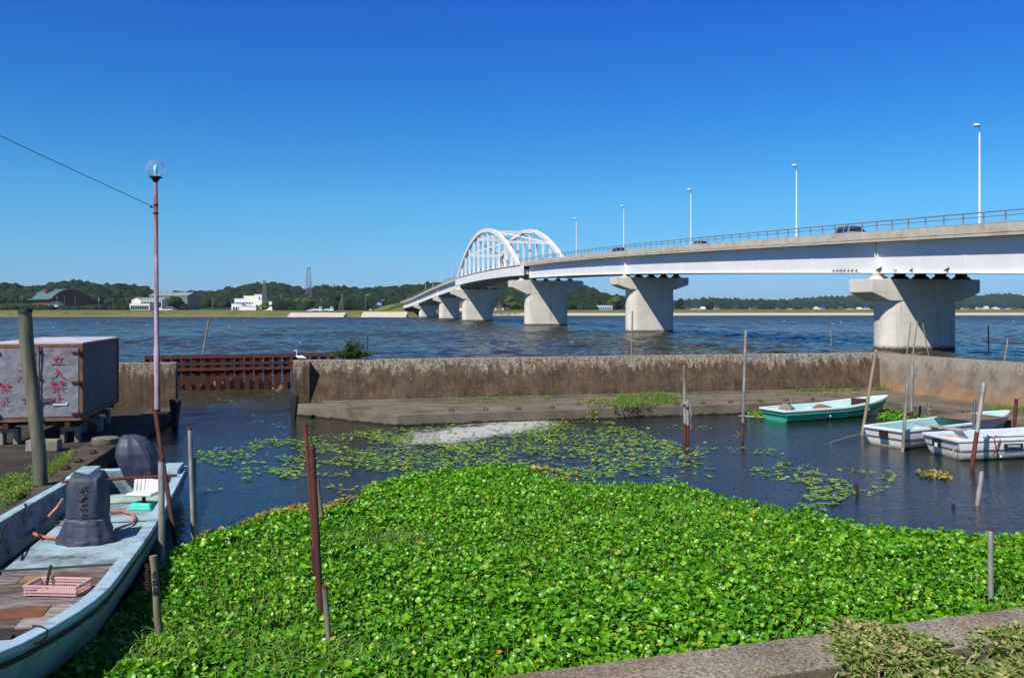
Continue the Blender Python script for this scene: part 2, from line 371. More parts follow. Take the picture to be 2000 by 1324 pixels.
# low trees along the foot of the hills
def foot(p, r):
    Y = 700 + 60 * r; return (p - 1000) / F * Y, max(Y, shoreY((p - 1000) / F * Y) + 60), LAND
forest('hedge_row', foot, -60, 250, 190, 1.4, 3.4, 2, m_crown, 'dark scrub and hedges between the lake bank and the barrel roofed hall', 'hedge', rr=(-1, 0))
def foot2(p, r):
    Y = 640 + 60 * r; return (p - 1000) / F * Y, max(Y, shoreY((p - 1000) / F * Y) + 120), LAND
forest('hedge_row', foot2, 545, 800, 120, 3, 6, 2, m_crown, 'scrub and low trees behind the two white pickups', 'hedge', rr=(-1, 1))
def foot3(p, r):
    Y = 1340 + 60 * r; return (p - 1000) / F * Y, Y, LAND
forest('hedge_row', foot3, 1300, 2100, 420, 3.5, 7, 1, m_crown_far, 'low green tree line behind the houses on the far right shore', 'hedge', rr=(-1, 1))
def foot4(p, r):
    Y = 860 + 60 * r; return (p - 1000) / F * Y, Y, LAND
forest('hedge_row', foot4, 960, 1300, 120, 4, 7, 2, m_crown, 'tree line at the foot of the ridge seen under the arch span', 'hedge', rr=(-1, 1))
# distant twin peak
mb = MB(); Ym = 21000
pk = [(1300, 604), (1318, 598), (1332, 594), (1342, 587), (1348, 585), (1353, 587), (1357, 585.5), (1366, 590), (1380, 594), (1410, 599), (1440, 604)]
for k, (p, q) in enumerate(pk):
    a = A(p, q, Ym)
    mb.v += [(a.x, Ym - 2500, -10), (a.x * 1.003, Ym - 900, a.z * .45), (a.x, Ym, a.z), (a.x, Ym + 2500, -10)]
for i in range(len(pk) - 1):
    for j in range(3): mb.f.append((i * 4 + j, i * 4 + 4 + j, i * 4 + 5 + j, i * 4 + 1 + j)); mb.m.append(0)
tag(mb.build('mountain', m_hill), kind='structure')

# ---- water: one sheet, a fine grid with real waves near, coarse beyond
def water_mat():
    t = NT('lake_water_surface'); wv = t.n('Attribute', attribute_name='wave').outputs['Fac']
    pos = t.n('NewGeometry').outputs['Position']
    def nz(sc, st, det=3, r=.55, d=0.0):
        return t.n('TexNoise', {'Vector': t.n('Mapping', {'Vector': pos, 'Scale': st, 'Rotation': (0, 0, R(12))}).outputs[0], 'Scale': sc, 'Detail': det, 'Roughness': r, 'Distortion': d}).outputs[0]
    big = nz(0.55, (1, 1.5, 1), 4, .6, .4); sm = nz(3.2, (1, 1.6, 1), 4, .62, .3); rip = nz(11, (1, 1.9, 1), 2, .5)
    lake = t.math('ADD', t.math('MULTIPLY', big, 1.5), t.math('MULTIPLY', sm, .35))
    b1 = t.n('Bump', {'Height': lake, 'Strength': t.math('MULTIPLY', wv, 1.0), 'Distance': 0.42}).outputs[0]
    b2 = t.n('Bump', {'Height': t.math('ADD', rip, t.math('MULTIPLY', sm, 1.2)), 'Strength': 0.32, 'Distance': 0.028, 'Normal': b1}).outputs[0]
    silt = nz(0.035, (1, 2.5, 1), 4, .6); s2 = nz(.4, (1, 2, 1), 3, .6)
    c = t.ramp(t.math('ADD', t.math('MULTIPLY', silt, .7), t.math('MULTIPLY', s2, .3)), [(.35, lin(.024, .027, .015)), (.65, lin(.055, .050, .022))])
    c = t.mix(t.math('SUBTRACT', 1.0, wv, True), c, lin(.013, .018, .014))
    return t.fin(color=c, rough=t.math('ADD', t.math('MULTIPLY', t.n('Attribute', attribute_name='far').outputs['Fac'], .26), .06), ior=1.333, normal=b2, spec=0.5)
def sstep(a, b, x): t_ = np.clip((x - a) / (b - a), 0, 1); return t_ * t_ * (3 - 2 * t_)
def waves(GX, GY, ks):
    Z_ = np.zeros_like(GX)
    for wl, a, amp, ph in ks:
        q = (GX * math.cos(a) + GY * math.sin(a)) * 2 * math.pi / wl + ph; Z_ += amp * (np.sin(q + .4 * np.sin(q)))
    return Z_ * (.75 + .35 * np.sin(GX * .11 + 1.3 * np.sin(GY * .07)) * np.sin(GY * .09 + np.sin(GX * .05)))
KS = []
for k in range(44):
    wl = random.choice((random.uniform(.9, 2.2), random.uniform(2., 5.5))); KS.append((wl, R(random.gauss(100, 30)), .0085 * wl ** .75, random.uniform(0, 6.28)))
KL = [k_ for k_ in KS if k_[0] > 2]; KSH = [k_ for k_ in KS if k_[0] <= 2]
X0, X1, Y0, Y1 = -48.0, 90.0, 3.0, 150.0; X2, X3, Y3 = -260.0, 250.0, 500.0
def grid(xa, xb, ya, yb, d, ks, fade):
    gx = np.linspace(xa, xb, int((xb - xa) / d) + 1); gy = np.linspace(ya, yb, int((yb - ya) / d) + 1); GX, GY = np.meshgrid(gx, gy, indexing='ij')
    inb = 1 - sstep(0.0, 3.0, GY - (31.2 + .245 * (GX + 7))); inb = np.maximum(inb, sstep(14.5, 16, GX - .25 * (35.5 - GY)) * (GY < 35) * 0)
    wave = 1 - inb * .97; wave = np.clip(wave + np.exp(-((GX + 8.7) / 2.6) ** 2) * sstep(19, 31, GY) * inb * .28, 0, 1)
    Z_ = (waves(GX, GY, KL) + (waves(GX, GY, KSH) if ks is KS else 0)) * wave * fade(GX, GY) if ks is not KS else (waves(GX, GY, KL) + waves(GX, GY, KSH) * fade(GX, GY)) * wave; n1, n2 = GX.shape; idx = np.arange(n1 * n2).reshape(n1, n2)
    Fg = np.stack([idx[:-1, :-1], idx[1:, :-1], idx[1:, 1:], idx[:-1, 1:]], -1).reshape(-1, 4)
    rgh = sstep(60, 420, GY)
    return np.stack([GX, GY, Z_], -1).reshape(-1, 3), Fg, wave.ravel(), rgh.ravel()
fA = lambda x, y: sstep(X0, X0 + 6, x) * (1 - sstep(X1 - 7, X1, x)) * (1 - sstep(Y1 - 15, Y1, y))
fB = lambda x, y: sstep(X2, X2 + 20, x) * (1 - sstep(X3 - 20, X3, x)) * (1 - sstep(Y3 - 60, Y3, y))
parts_ = [grid(X0, X1, Y0, Y1, .33, KS, fA), grid(X0, X1, Y1, Y3, .95, KL, fB), grid(X2, X0, Y0, Y3, 1.1, KL, fB), grid(X1, X3, Y0, Y3, 1.1, KL, fB)]
VV, FF, WV, RG, o_ = [], [], [], [], 0
for v_, f_, w_, r_ in parts_: VV.append(v_); FF.append(f_ + o_); WV.append(w_); RG.append(r_); o_ += len(v_)
B = 30000; ox = [-B, X2, X3, B]; oy = [-200, Y0, Y3, B]; Vo = np.array([(x, y, 0.0) for x in ox for y in oy])
Fo = np.array([(o_ + i * 4 + j, o_ + (i + 1) * 4 + j, o_ + (i + 1) * 4 + j + 1, o_ + i * 4 + j + 1) for i in range(3) for j in range(3) if not (i == 1 and j == 1)])
wo_ = np_mesh('lake_water', np.concatenate(VV + [Vo]), np.concatenate(FF + [Fo]), water_mat(), smooth=True)
for nm_, dat, fill in (('wave', WV, 1.0), ('far', RG, 1.0)):
    at = wo_.data.attributes.new(nm_, 'FLOAT', 'POINT'); at.data.foreach_set('value', np.concatenate(dat + [np.full(len(Vo), fill)]).astype(np.float32))
tag(wo_, kind='structure')

# ============================================================ BASIN: breakwaters, aprons, quays
QZ = 0.36; WZ = 1.82
UX = Vector((1, .245, 0)).normalized(); VX = Vector((-.245, 1, 0)).normalized()
def onwall(x): return 30.15 + .245 * (x + 7.05)         # depth of the main wall's foot
def battered_wall(name, p0, p1, nrm, foot_z, top_z, thick, batter, mats, label, cop=.0):
    p0 = Vector(p0).to_3d(); p1 = Vector(p1).to_3d(); nrm = Vector(nrm).to_3d().normalized()   # nrm points away from the camera side
    L = (p1 - p0).length; n = max(1, int(L / 1.5)); root = empty(name, ((p0 + p1) / 2).to_tuple())
    mb = MB(); pr = [(0, -1.2), (0, foot_z), (batter, top_z), (batter + thick, top_z), (batter + thick, -1.2)]
    for i in range(n + 1):
        p = p0 + (p1 - p0) * i / n
        for d, z in pr:
            j = (noise.noise(Vector((i * .9, z, 3))) * .012)
            q = p + nrm * (d + j); mb.v.append((q.x, q.y, z + j * .5))
    for i in range(n):
        for j in range(4):
            mb.f.append((i * 5 + j, i * 5 + 5 + j, i * 5 + 6 + j, i * 5 + 1 + j)); mb.m.append(1 if j == 2 else 0)
    mb.f.append((0, 1, 2, 3, 4)); mb.m.append(0); e = n * 5; mb.f.append((e + 4, e + 3, e + 2, e + 1, e)); mb.m.append(0)
    mb.build('wall_body', mats, root, smooth=False, rel=root.location)
    tag(root, label, 'breakwater'); return root
CORN = Vector((15.0, 35.5, 0))
wl_ = battered_wall('breakwater_wall', (-7.05, 30.15, 0), CORN + UX * .75, VX, QZ, WZ, .45, .45, [m_wall, m_coping], 'long brown stained concrete breakwater with the white egret on its end')
# projecting end pier of the wall
bu = MB(); c0 = Vector((-7.55, 30.0, 0)); e1 = UX * .56
q = [c0, c0 + e1, c0 + e1 + VX * .95, c0 + VX * .95]
bu.prism([(p.x, p.y) for p in q], -1.0, WZ + .004); bu.build('end_pier', m_wall, wl_, smooth=False, rel=wl_.location, bevel=.02)
w2_ = battered_wall('breakwater_wall', CORN + VX * .8, CORN + Vector((4.4, -16.0, 0)), Vector((1, .26, 0)), QZ, WZ - .02, .45, .3, [m_wall2, m_coping], 'breakwater arm along the right side with orange rust stains')
w3_ = battered_wall('breakwater_wall', (-32, 24.0, 0), (-11.15, 28.85, 0), VX, QZ, WZ + .02, .45, .03, [m_wall, m_coping], 'short concrete breakwater behind the old truck box and lamp')
for wroot, px_, py_, nm in ((wl_, 573, 790, 'a'), (w3_, 341, 800, 'b')):
    p = W(px_, py_, .5); mb = MB()
    mb.hexa([p + Vector(v) for v in ((-.04, -.1, -.6), (.06, -.1, -.6), (.06, .1, -.6), (-.04, .1, -.6), (-.13, -.12, .32), (.15, -.12, .28), (.15, .2, .28), (-.13, .2, .32))])
    mb.build('rubber_fender', m_black, wroot, rel=wroot.location, bevel=.02)
# apron along the main wall and along the right arm
def slab(name, poly, z0, z1, mats, label, bevel=.025):
    cx = sum(p[0] for p in poly) / len(poly); cy = sum(p[1] for p in poly) / len(poly)
    mb = MB(); mb.prism([(p[0], p[1]) for p in poly], z0, z1, 0, 1 if len(mats) > 1 else None)
    o = mb.build(name, mats, None, smooth=False, rel=(cx, cy, 0), bevel=bevel); o.location = (cx, cy, 0); o['kind'] = 'structure'; return o
apoly = [(-7.45, 29.75), (-3.55, 26.95), (1.67, 28.35), (8.05, 30.15), (13.25, 31.6), (14.0, 27.4), (14.9, 24.2), (17.2, 14.0), (20.2, 14.0), (16.6, 36.3), (-7.3, 30.7)]
slab('apron_pavement', apoly, -1.2, QZ, [m_apron, m_apron], '')
# narrow step along the wall's foot
for a, b in ((Vector((-6.6, onwall(-6.6), 0)), CORN),):
    mb = MB(); d = -VX * .16
    mb.hexa([a + d, b + d, b + VX * .1, a + VX * .1] + [p + Vector((0, 0, QZ + .07)) for p in (a + d, b + d, b + VX * .1, a + VX * .1)])
    mb.build('foot_ledge', m_apron, wl_, smooth=False, rel=wl_.location, bevel=.015)
# left quay
slab('quay_edge', [(-11.15, 28.9), (-11.05, 28.45), (-9.0, 18.7), (-8.0, 13.6), (-6.35, 4.6), (-7.15, 4.6), (-8.8, 13.6), (-9.8, 18.6), (-11.9, 28.7)], -1.2, QZ, [m_dark_quay], '')
slab('quay_ground', [(-11.9, 28.7), (-9.8, 18.6), (-8.8, 13.6), (-7.15, 4.6), (-34, 4.6), (-34, 23.5)], -1.2, QZ - .035, [m_mud], '', 0)
# near kerb and paving
def K(x): return 7.5 + .317 * (x - 1.77)
slab('kerb', [(-6.9, K(-6.9)), (-6.9, K(-6.9) - .68), (1.2, K(1.2) - .68), (19, K(19) - .68), (19, K(19))], -1.2, .70, [m_curbside, m_curb], '', .018)
slab('near_pavement', [(-30, -14), (30, -14), (30, K(30) - .69), (19.0, K(19) - .69), (-6.9, K(-6.9) - .69), (-30, K(-6.9) - .69)], -1.2, .575, [m_pave], '', 0)
# sheet: mooring rings
def ring(px, py, z, rz, label, grp):
    p = W(px, py, z); root = empty('mooring_ring', p.to_tuple(), rz); mb = MB()
    pts = [(.06 * math.cos(a), 0, .03 + .055 * math.sin(a)) for a in np.linspace(-.3, math.pi + .3, 12)]
    mb.path(pts, .013, 6); mb.build('ring', m_rust, root)
    mb = MB(); mb.box((0, 0, .014), (.16, .06, .02)); mb.tube((.09, 0, .0), (.09, 0, .05), .02); mb.build('base_plate', m_rust_dark, root)
    tag(root, label, 'mooring ring', grp); return root
G1 = 'rusty mooring rings along the breakwater apron'
for px_, py_ in ((881, 803), (948, 801), (1012, 800), (1078, 798), (1259, 793), (1321, 791), (1372, 789), (1426, 787), (1484, 785), (1535, 783), (1587, 781)):
    ring(px_, py_, QZ, .2 + random.uniform(-.5, .5), 'small rusty mooring ring on the edge of the breakwater apron', G1)
for px_, py_ in ((181, 886), (153, 903), (128, 917), (41, 973)):
    ring(px_, py_, QZ, 1.2 + random.uniform(-.4, .4), 'rusty mooring ring on the quay edge beside the pale blue boat', 'rusty mooring rings on the left quay')
ring(1879, 808, QZ, .8, 'rusty mooring ring with rope on the apron behind the white skiffs', None)
# ============================================================ BRIDGE
def pier_mat():
    t = NT('bridge_pier_concrete'); z = t.z(); m = t.noise(.5, 6, .6); f = t.noise(6, 5, .6)
    c = t.ramp(m, [(.3, sr(194, 188, 176)), (.7, sr(214, 208, 196))])
    st = t.noise(1.3, 6, .7, st=(1.4, 1.4, .1)); c = t.mix(t.ramp(st, [(.52, 0), (.72, .45)]), c, sr(120, 112, 98))
    for k in range(3):          # lift joints of the formwork
        zz = 1.3 + k * 1.9; d = t.math('ABSOLUTE', t.math('SUBTRACT', z, zz)); c = t.mix(t.ramp(d, [(.0, .28), (.035, 0)]), c, sr(110, 104, 94))
    k = t.math('ADD', t.n('MapRange', {0: z, 1: .15, 2: 1.1, 3: .62, 4: -.2}).outputs[0], t.math('MULTIPLY', f, .45))
    c = t.mix(t.ramp(k, [(.5, 0), (.8, .96)]), c, sr(44, 38, 26))
    return t.fin(color=c, rough=.9, normal=t.bump(f, .2, .03), spec=.2)
m_pier = pier_mat()
m_parapet = conc_mat('parapet_concrete', sr(172, 164, 148), sr(200, 192, 176), 8, sr(150, 134, 108), agg=.10)
def steel_mat():
    t = NT('white_painted_steel'); n = t.noise(.4, 5, .6); s = t.noise(1.2, 6, .7, st=(1, 1, .12))
    c = t.ramp(n, [(.3, sr(216, 216, 214)), (.7, sr(228, 228, 226))]); c = t.mix(t.ramp(s, [(.6, 0), (.8, .25)]), c, sr(188, 178, 164))
    return t.fin(color=c, rough=.55, spec=.4)
m_steel = steel_mat()
m_alu = simple('grey_aluminium_rail', sr(150, 150, 152), .4, .4, .12, 4, .05)
m_under = simple('girder_paint_underside', sr(196, 198, 202), .6, 0, .1, .5, 0)
m_asph = simple('asphalt', (.05, .05, .052, 1), .9, 0, .2, 2, .2)
m_glassd = simple('dark_window_glass', (.02, .025, .03, 1), .08, 0, .1, 2, 0, spec=.8)
m_white = simple('white_paint', sr(226, 228, 230), .4, 0, .05, 2, 0)
m_tyre = simple('tyre_rubber', (.02, .02, .02, 1), .85, 0, .2, 8, .1)
BO = Vector((36.25, 78, 0)); BRZ = math.atan(.234)
Es = np.array([-90, -18, 0, 62, 125, 167, 208, 267, 330, 396.]); Ez = np.array([6.6, 9.74, 10.45, 12.72, 14.4, 14.85, 14.3, 12.4, 10.1, 7.9])
co_ = np.polyfit(Es, Ez, 5)
def E(s): return float(np.polyval(co_, s))          # top of the parapet
br = empty('arch_bridge', BO.to_tuple(), BRZ)
tag(br, 'long white girder bridge with a white arch span on concrete piers crossing the lake', 'bridge')
def ribbon(mb, prof, ss, mi=0, close=True, E_=E):   # prof [(l, dz)] swept along s
    n = len(prof); b = len(mb.v)
    for s in ss: mb.v += [(l, s, E_(s) + dz) for l, dz in prof]
    for i in range(len(ss) - 1):
        for k in range(n if close else n - 1):
            k2 = (k + 1) % n; o = b + i * n; mb.f.append((o + k, o + n + k, o + n + k2, o + k2)); mb.m.append(mi)
    if close:
        mb.f.append(tuple(b + k for k in range(n))); mb.m.append(mi); o = b + (len(ss) - 1) * n
        mb.f.append(tuple(o + n - 1 - k for k in range(n))); mb.m.append(mi)
def rect(l0, l1, z0, z1): return [(l0, z0), (l1, z0), (l1, z1), (l0, z1)]
def rng_(a, b, st): n = max(1, int(round((b - a) / st))); return [a + (b - a) * i / n for i in range(n + 1)]
SP = rng_(-84, 396, 4)
mb = MB(); ribbon(mb, rect(-4.85, 4.85, -.92, -.66), SP); mb.build('deck_slab', m_asph, br, smooth=False)
for sgn in (-1, 1):
    mb = MB(); ribbon(mb, rect(*sorted((sgn * 5.2, sgn * 4.85)), -.66 + .0, 0), SP); ribbon(mb, rect(*sorted((sgn * 5.17, sgn * 4.1)), -.90, -.663), SP)
    mb.build('parapet', m_parapet, br, smooth=False)
# railings with their posts
for sgn in (-1, 1):
    mb = MB(); L = sgn * 5.02
    for dz, r in ((.85, .05), (.52, .035)):
        mb.path([(L + (sgn * .0), s, E(s) + dz) for s in SP], r, 6)
    rail = mb.build('railing', m_alu, br)
    po = MB(); po.path([(0, 0, 0), (sgn * -.02, 0, .35), (sgn * -.03, 0, .62), (sgn * .0, 0, .78), (sgn * .02, 0, .86)], [.07, .06, .055, .05, .045], 6)
    first = None; rest = MB(); k = 0; s = -30.0
    while s < 395:
        if k < 100 and sgn < 0:
            if first is None: first = po.build('rail_post', m_alu, rail); o = first
            else: o = first.copy(); scn.collection.objects.link(o); o.parent = rail
            o.location = (L, s, E(s)); k += 1
        else: rest.tube((L, s, E(s)), (L, s, E(s) + .85), .05, .045, 5)
        s += 2.05 if s < 240 else 3.0
    r_ = rest.build('rail_post', m_alu, rail); r_['kind'] = 'stuff'
# approach girders with stiffeners
def girders(s0, s1, name='girder'):
    SS = rng_(s0, s1, 3)
    for gi, l in enumerate((-4.25, -2.1, 0, 2.1, 4.25)):
        mb = MB(); ribbon(mb, rect(l - .02, l + .02, -3.56, -.9), SS); ribbon(mb, rect(l - .28, l + .28, -3.62, -3.56), SS); ribbon(mb, rect(l - .2, l + .2, -.93, -.903), SS)
        if gi in (0, 4):
            sg = -1 if gi == 0 else 1
            s = s0 + .2
            mb.box((l + sg * .14, s0 + .15, E(s0) - 2.24), (.26, .05, 2.64)); mb.box((l + sg * .14, s1 - .15, E(s1) - 2.24), (.26, .05, 2.64))
            n = int((s1 - s0) / 9)
            for i in range(1, n):
                q = s0 + (s1 - s0) * i / n; mb.box((l + sg * .028, q, E(q) - 2.24), (.024, .42, 2.5))
            n = int((s1 - s0) / 1.6)
            for i in range(1, n):
                q = s0 + (s1 - s0) * i / n; mb.box((l + sg * .06, q, E(q) - 1.12), (.08, .1, .1))
        mb.build(name, m_steel if gi in (0, 4) else m_under, br, smooth=False)
    mb = MB(); n = max(2, int((s1 - s0) / 7))
    for i in range(n + 1):
        q = s0 + .4 + (s1 - s0 - .8) * i / n; mb.box((0, q, E(q) - 2.6), (8.4, .12, 1.1))
    mb.build('cross_frame', m_under, br, smooth=False)
PS = [-62, -.5, 62, 125, 208, 267, 330]
girders(-84, -62.03); girders(-61.97, -.53); girders(-.47, 61.97); girders(62.03, 124 - 1.2); girders(214.5, 266.97); girders(267.03, 329.97); girders(330.03, 395.6)
# piers
def pier(s, l0, hw, dep, cw, big):
    top = E(s) - 4.16; eh = 1.15 if not big else 1.5; drop = .75 if not big else 1.6
    g = empty('pier', (l0, s, 0)); g.parent = br; r = min(1.5, dep / 2 - .02); poly = []
    for cx, cy, a0 in ((hw - r, dep / 2 - r, 0), (-hw + r, dep / 2 - r, 90), (-hw + r, -dep / 2 + r, 180), (hw - r, -dep / 2 + r, 270)):
        for k in range(7): a = R(a0 + 90 * k / 6); poly.append((cx + r * math.cos(a), cy + r * math.sin(a)))
    mb = MB(); mb.prism(poly, -3, top - eh + .02); mb.build('shaft', m_pier, g)
    mb = MB(); y0, y1 = -dep / 2 - .0, dep / 2 + .0; cy = .025
    o = [(-cw, top), (-cw, top - eh), (-hw + .1, top - eh - drop), (hw - .1, top - eh - drop), (cw, top - eh), (cw, top)]
    mb.add([(x, y0 - cy, z) for x, z in o] + [(x, y1 + cy, z) for x, z in o], [(0, 1, 2, 3, 4, 5), (11, 10, 9, 8, 7, 6)] + [(i, 6 + i, 6 + (i + 1) % 6, (i + 1) % 6) for i in range(6)])
    mb.build('pier_cap', m_pier, g, smooth=False, bevel=.06)
    for l in ((-4.25, -2.1, 0, 2.1, 4.25) if not big else (-5.8, -2.9, 0, 2.9, 5.8)):
        mb = MB(); l_ = l - l0
        mb.hexa([(l_ - .7, -.6, top - .02), (l_ + .7, -.6, top - .02), (l_ + .7, .6, top - .02), (l_ - .7, .6, top - .02), (l_ - .42, -.4, top + .3), (l_ + .42, -.4, top + .3), (l_ + .42, .4, top + .3), (l_ - .42, .4, top + .3)])
        mb.box((l_, 0, top + .42), (.7, .7, .25)); mb.build('bearing', m_rust_dark if l > -4 else m_pier, g, smooth=False)
pier(PS[0], 0, 3.7, 3.2, 5.6, False); pier(PS[1], -.62, 3.7, 3.2, 5.45, False); pier(PS[2], -.3, 3.9, 3.2, 6.0, False)
pier(PS[3], 0, 5.0, 3.6, 8.5, True); pier(PS[4], 0, 5.0, 3.6, 8.5, True); pier(PS[5], .2, 4.0, 3.2, 6.2, False); pier(PS[6], .2, 4.0, 3.2, 6.2, False)
g = MB(); g.box((0, 398.5, 3.0), (10.6, 5, 7.2)); g.box((0, 396.6, 6.5), (10.9, 1.2, 2.2)); g.build('abutment', m_pier, br, smooth=False, bevel=.1)
# arch span
S0, S1 = 128.0, 211.0; MID = (S0 + S1) / 2; HL = (S1 - S0) / 2; AZ0, AZ1 = 14.0, 25.4
def az(s): u = (s - MID) / HL; return AZ0 + (AZ1 - AZ0) * (1 - u * u)
TB = lambda s: 13.75 + .45 * (1 - ((s - 169.5) / 45) ** 2)
for sg in (-1, 1):
    mb = MB(); N = 12; pts = [(sg * 5.8, S0 + (S1 - S0) * i / N, az(S0 + (S1 - S0) * i / N)) for i in range(N + 1)]
    w, h = .42, .5; b = len(mb.v)
    for i, p in enumerate(pts):
        a = Vector(pts[max(i - 1, 0)]); c = Vector(pts[min(i + 1, N)]); d = (c - a).normalized(); up = Vector((1, 0, 0)).cross(d).normalized()
        hh = h / max(.3, (d.dot((Vector(pts[min(i + 1, N)]) - Vector(p)).normalized()) if i < N else 1))
        for x, y in ((-w, -hh), (w, -hh), (w, hh), (-w, hh)): q = Vector(p) + Vector((x, 0, 0)) + up * y; mb.v.append(tuple(q))
    for i in range(N):
        for k in range(4): k2 = (k + 1) % 4; o = b + i * 4; mb.f.append((o + k, o + 4 + k, o + 4 + k2, o + k2)); mb.m.append(0)
    mb.f += [(b + 3, b + 2, b + 1, b), (b + N * 4, b + N * 4 + 1, b + N * 4 + 2, b + N * 4 + 3)]; mb.m += [0, 0]
    mb.build('arch_rib', m_steel, br, smooth=False)
    mb = MB(); SS = rng_(124.2, 214.2, 3.4)
    ribbon(mb, rect(sg * 5.8 - .42, sg * 5.8 + .42, -2.35, -.02), SS, E_=TB)
    ribbon(mb, rect(sg * 5.8 - .62, sg * 5.8 + .62, -.0, .10), SS, E_=TB)
    n = 26
    for i in range(n + 1):
        q = 124.6 + 89.2 * i / n; mb.box((sg * (5.8 + .45), q, TB(q) - 1.18), (.05, .10, 2.3))
    mb.build('tie_girder', m_steel, br, smooth=False)
    for i in range(1, N):
        s = S0 + (S1 - S0) * i / N; hb = MB(); z0, z1 = TB(s) + .05, az(s) - .3
        for d in (-.24, .24): hb.box((sg * 5.8, s + d, (z0 + z1) / 2), (.5, .04, z1 - z0))
        hb.box((sg * 5.8, s, (z0 + z1) / 2), (.04, .46, z1 - z0)); hb.build('hanger', m_steel, br, smooth=False)
for i in (2, 4, 6, 8, 10):
    s = S0 + (S1 - S0) * i / 12; mb = MB(); mb.box((0, s, az(s) - .05), (10.8, .55, .7 if i in (2, 10) else .5)); mb.build('cross_strut', m_steel, br, smooth=False)
for i in (2, 4, 6, 8):
    s = S0 + (S1 - S0) * i / 12; q = S0 + (S1 - S0) * (i + 2) / 12; mb = MB()
    mb.beam((-5.4, s, az(s)), (5.4, q, az(q)), .26, .26); mb.beam((5.4, s, az(s) - .0), (-5.4, q, az(q) - .0), .25, .25); mb.build('diagonal_brace', m_steel, br, smooth=False)
mb = MB()
for s in rng_(125, 213.5, 3.46): mb.box((0, s, TB(s) - 1.5), (11.0, .2, 1.2))
for l in (-3.4, 0, 3.4): mb.box((l, 169, TB(169) - 1.35), (.3, 88, .7))
mb.build('floor_beam', m_under, br, smooth=False)

# ---- street lamps on the bridge
def make_lamp():
    r = empty('street_lamp'); mb = MB()
    mb.path([(0, 0, 0), (0, 0, 5), (0, 0, 9.2)], [.12, .095, .075], 10); mb.lathe((0, 0, 0), [(.17, 0), (.17, .25), (.12, .35)], 10); mb.build('pole', m_white, r)
    mb = MB(); mb.path([(0, 0, 9.2), (0, 0, 9.62), (-.1, 0, 9.72)], .04, 6); mb.build('neck', m_alu, r)
    mb = MB(); mb.ball((-.28, 0, 9.8), .34, 12, 8, sc=(1.1, .55, .42)); mb.build('lamp_head', m_white, r)
    mb = MB(); mb.ball((-.34, 0, 9.72), .2, 10, 6, sc=(1.1, .7, .45)); mb.build('lens', m_under, r)
    return r
lamp0 = make_lamp()
def bw(s, l, z):
    c, s_ = math.cos(BRZ), math.sin(BRZ); return (BO.x + l * c - s * s_, BO.y + l * s_ + s * c, z)
LL = [('first and tallest looking street lamp at the right end of the bridge', -1.46), ('second street lamp from the right, behind the silver hatchback', 28.5), ('third street lamp from the right on the bridge', 58.8), ('fourth street lamp from the right on the bridge', 88.6), ('fifth street lamp from the right, just right of the arch', 118.7),
      ('street lamp standing inside the arch span', 203), ('street lamp just left of the arch on the far descending deck', 292.5), ('second street lamp left of the arch on the far descending deck', 321.2), ('third street lamp left of the arch on the far descending deck', 349), ('fourth street lamp left of the arch near the far bridge end', 376.6)]
for i, (lb, s) in enumerate(LL):
    o = lamp0 if i == 0 else copy_tree(lamp0)
    o.location = bw(s, 5.35, E(s) - .66); o.scale = (1, 1, 1.055); o.rotation_euler = (0, 0, BRZ); tag(o, lb, 'street lamp', 'street lamps along the bridge')

# ---- cars
def make_car(name, label, colr, Lc=4.1, Wc=1.66, Hc=1.5, hatch=True):
    r = empty(name); h = Lc / 2; paint = simple('car_paint_' + '_'.join(str(int(c * 99)) for c in colr[:3]), colr, .25, .3, .03, 1, 0, spec=.6)
    # side profile (y along, z), lower body then cabin
    body = [(-h, .45), (-h + .05, .28), (h - .1, .25), (h, .45), (h - .02, .68), (h - .25, .8), (h - 1.05, .95), (-h + .15, .98), (-h, .8)]
    def ext(mb, prf, w0, w1=None):
        w1 = w0 if w1 is None else w1; n = len(prf); zz = [p[1] for p in prf]; z0, z1 = min(zz), max(zz)
        f = lambda z: w0 + (w1 - w0) * (z - z0) / (z1 - z0)
        mb.add([(-f(z), y, z) for y, z in prf] + [(f(z), y, z) for y, z in prf], [tuple(range(n)), tuple(reversed(range(n, 2 * n)))] + [(i, n + i, n + (i + 1) % n, (i + 1) % n) for i in range(n)])
    mb = MB(); ext(mb, body, Wc / 2); mb.build('body', paint, r, bevel=.05)
    rear = -h + .12 if hatch else -h + .7
    mb = MB(); ext(mb, [(h - 1.1, .93), (rear, .93), (rear + .28, Hc - .06), (rear + .5, Hc - .04), (h - 2.0, Hc - .04), (h - 1.85, Hc - .08)], Wc / 2 - .05, Wc / 2 - .2); mb.build('window_glass', m_glassd, r)
    mb = MB(); ext(mb, [(rear + .22, Hc - .07), (rear + .3, Hc), (h - 2.05, Hc + .01), (h - 1.82, Hc - .07)], Wc / 2 - .19, Wc / 2 - .24)
    for y in (rear + .35, -h + 1.6, -.0 + .35):
        for sg in (-1, 1): mb.beam((sg * (Wc / 2 - .045), y + (.1 if y > 0 else 0), .95), (sg * (Wc / 2 - .19), y, Hc - .05), .07, .05)
    mb.build('roof', paint, r)
    for y in (-h + .75, h - .75):
        for sg in (-1, 1):
            w = MB(); w.tube((sg * (Wc / 2 - .2), y, .31), (sg * (Wc / 2 + .005), y, .31), .31, .31, 16); w.build('wheel', m_tyre, r)
    for sg in (-1, 1): w = MB(); w.ball((sg * (Wc / 2 - .22), h - .06, .63), .13, 8, 6, sc=(1.2, .6, .7)); w.build('headlight', m_white, r)
    tag(r, label, 'car', 'cars driving over the bridge'); return r
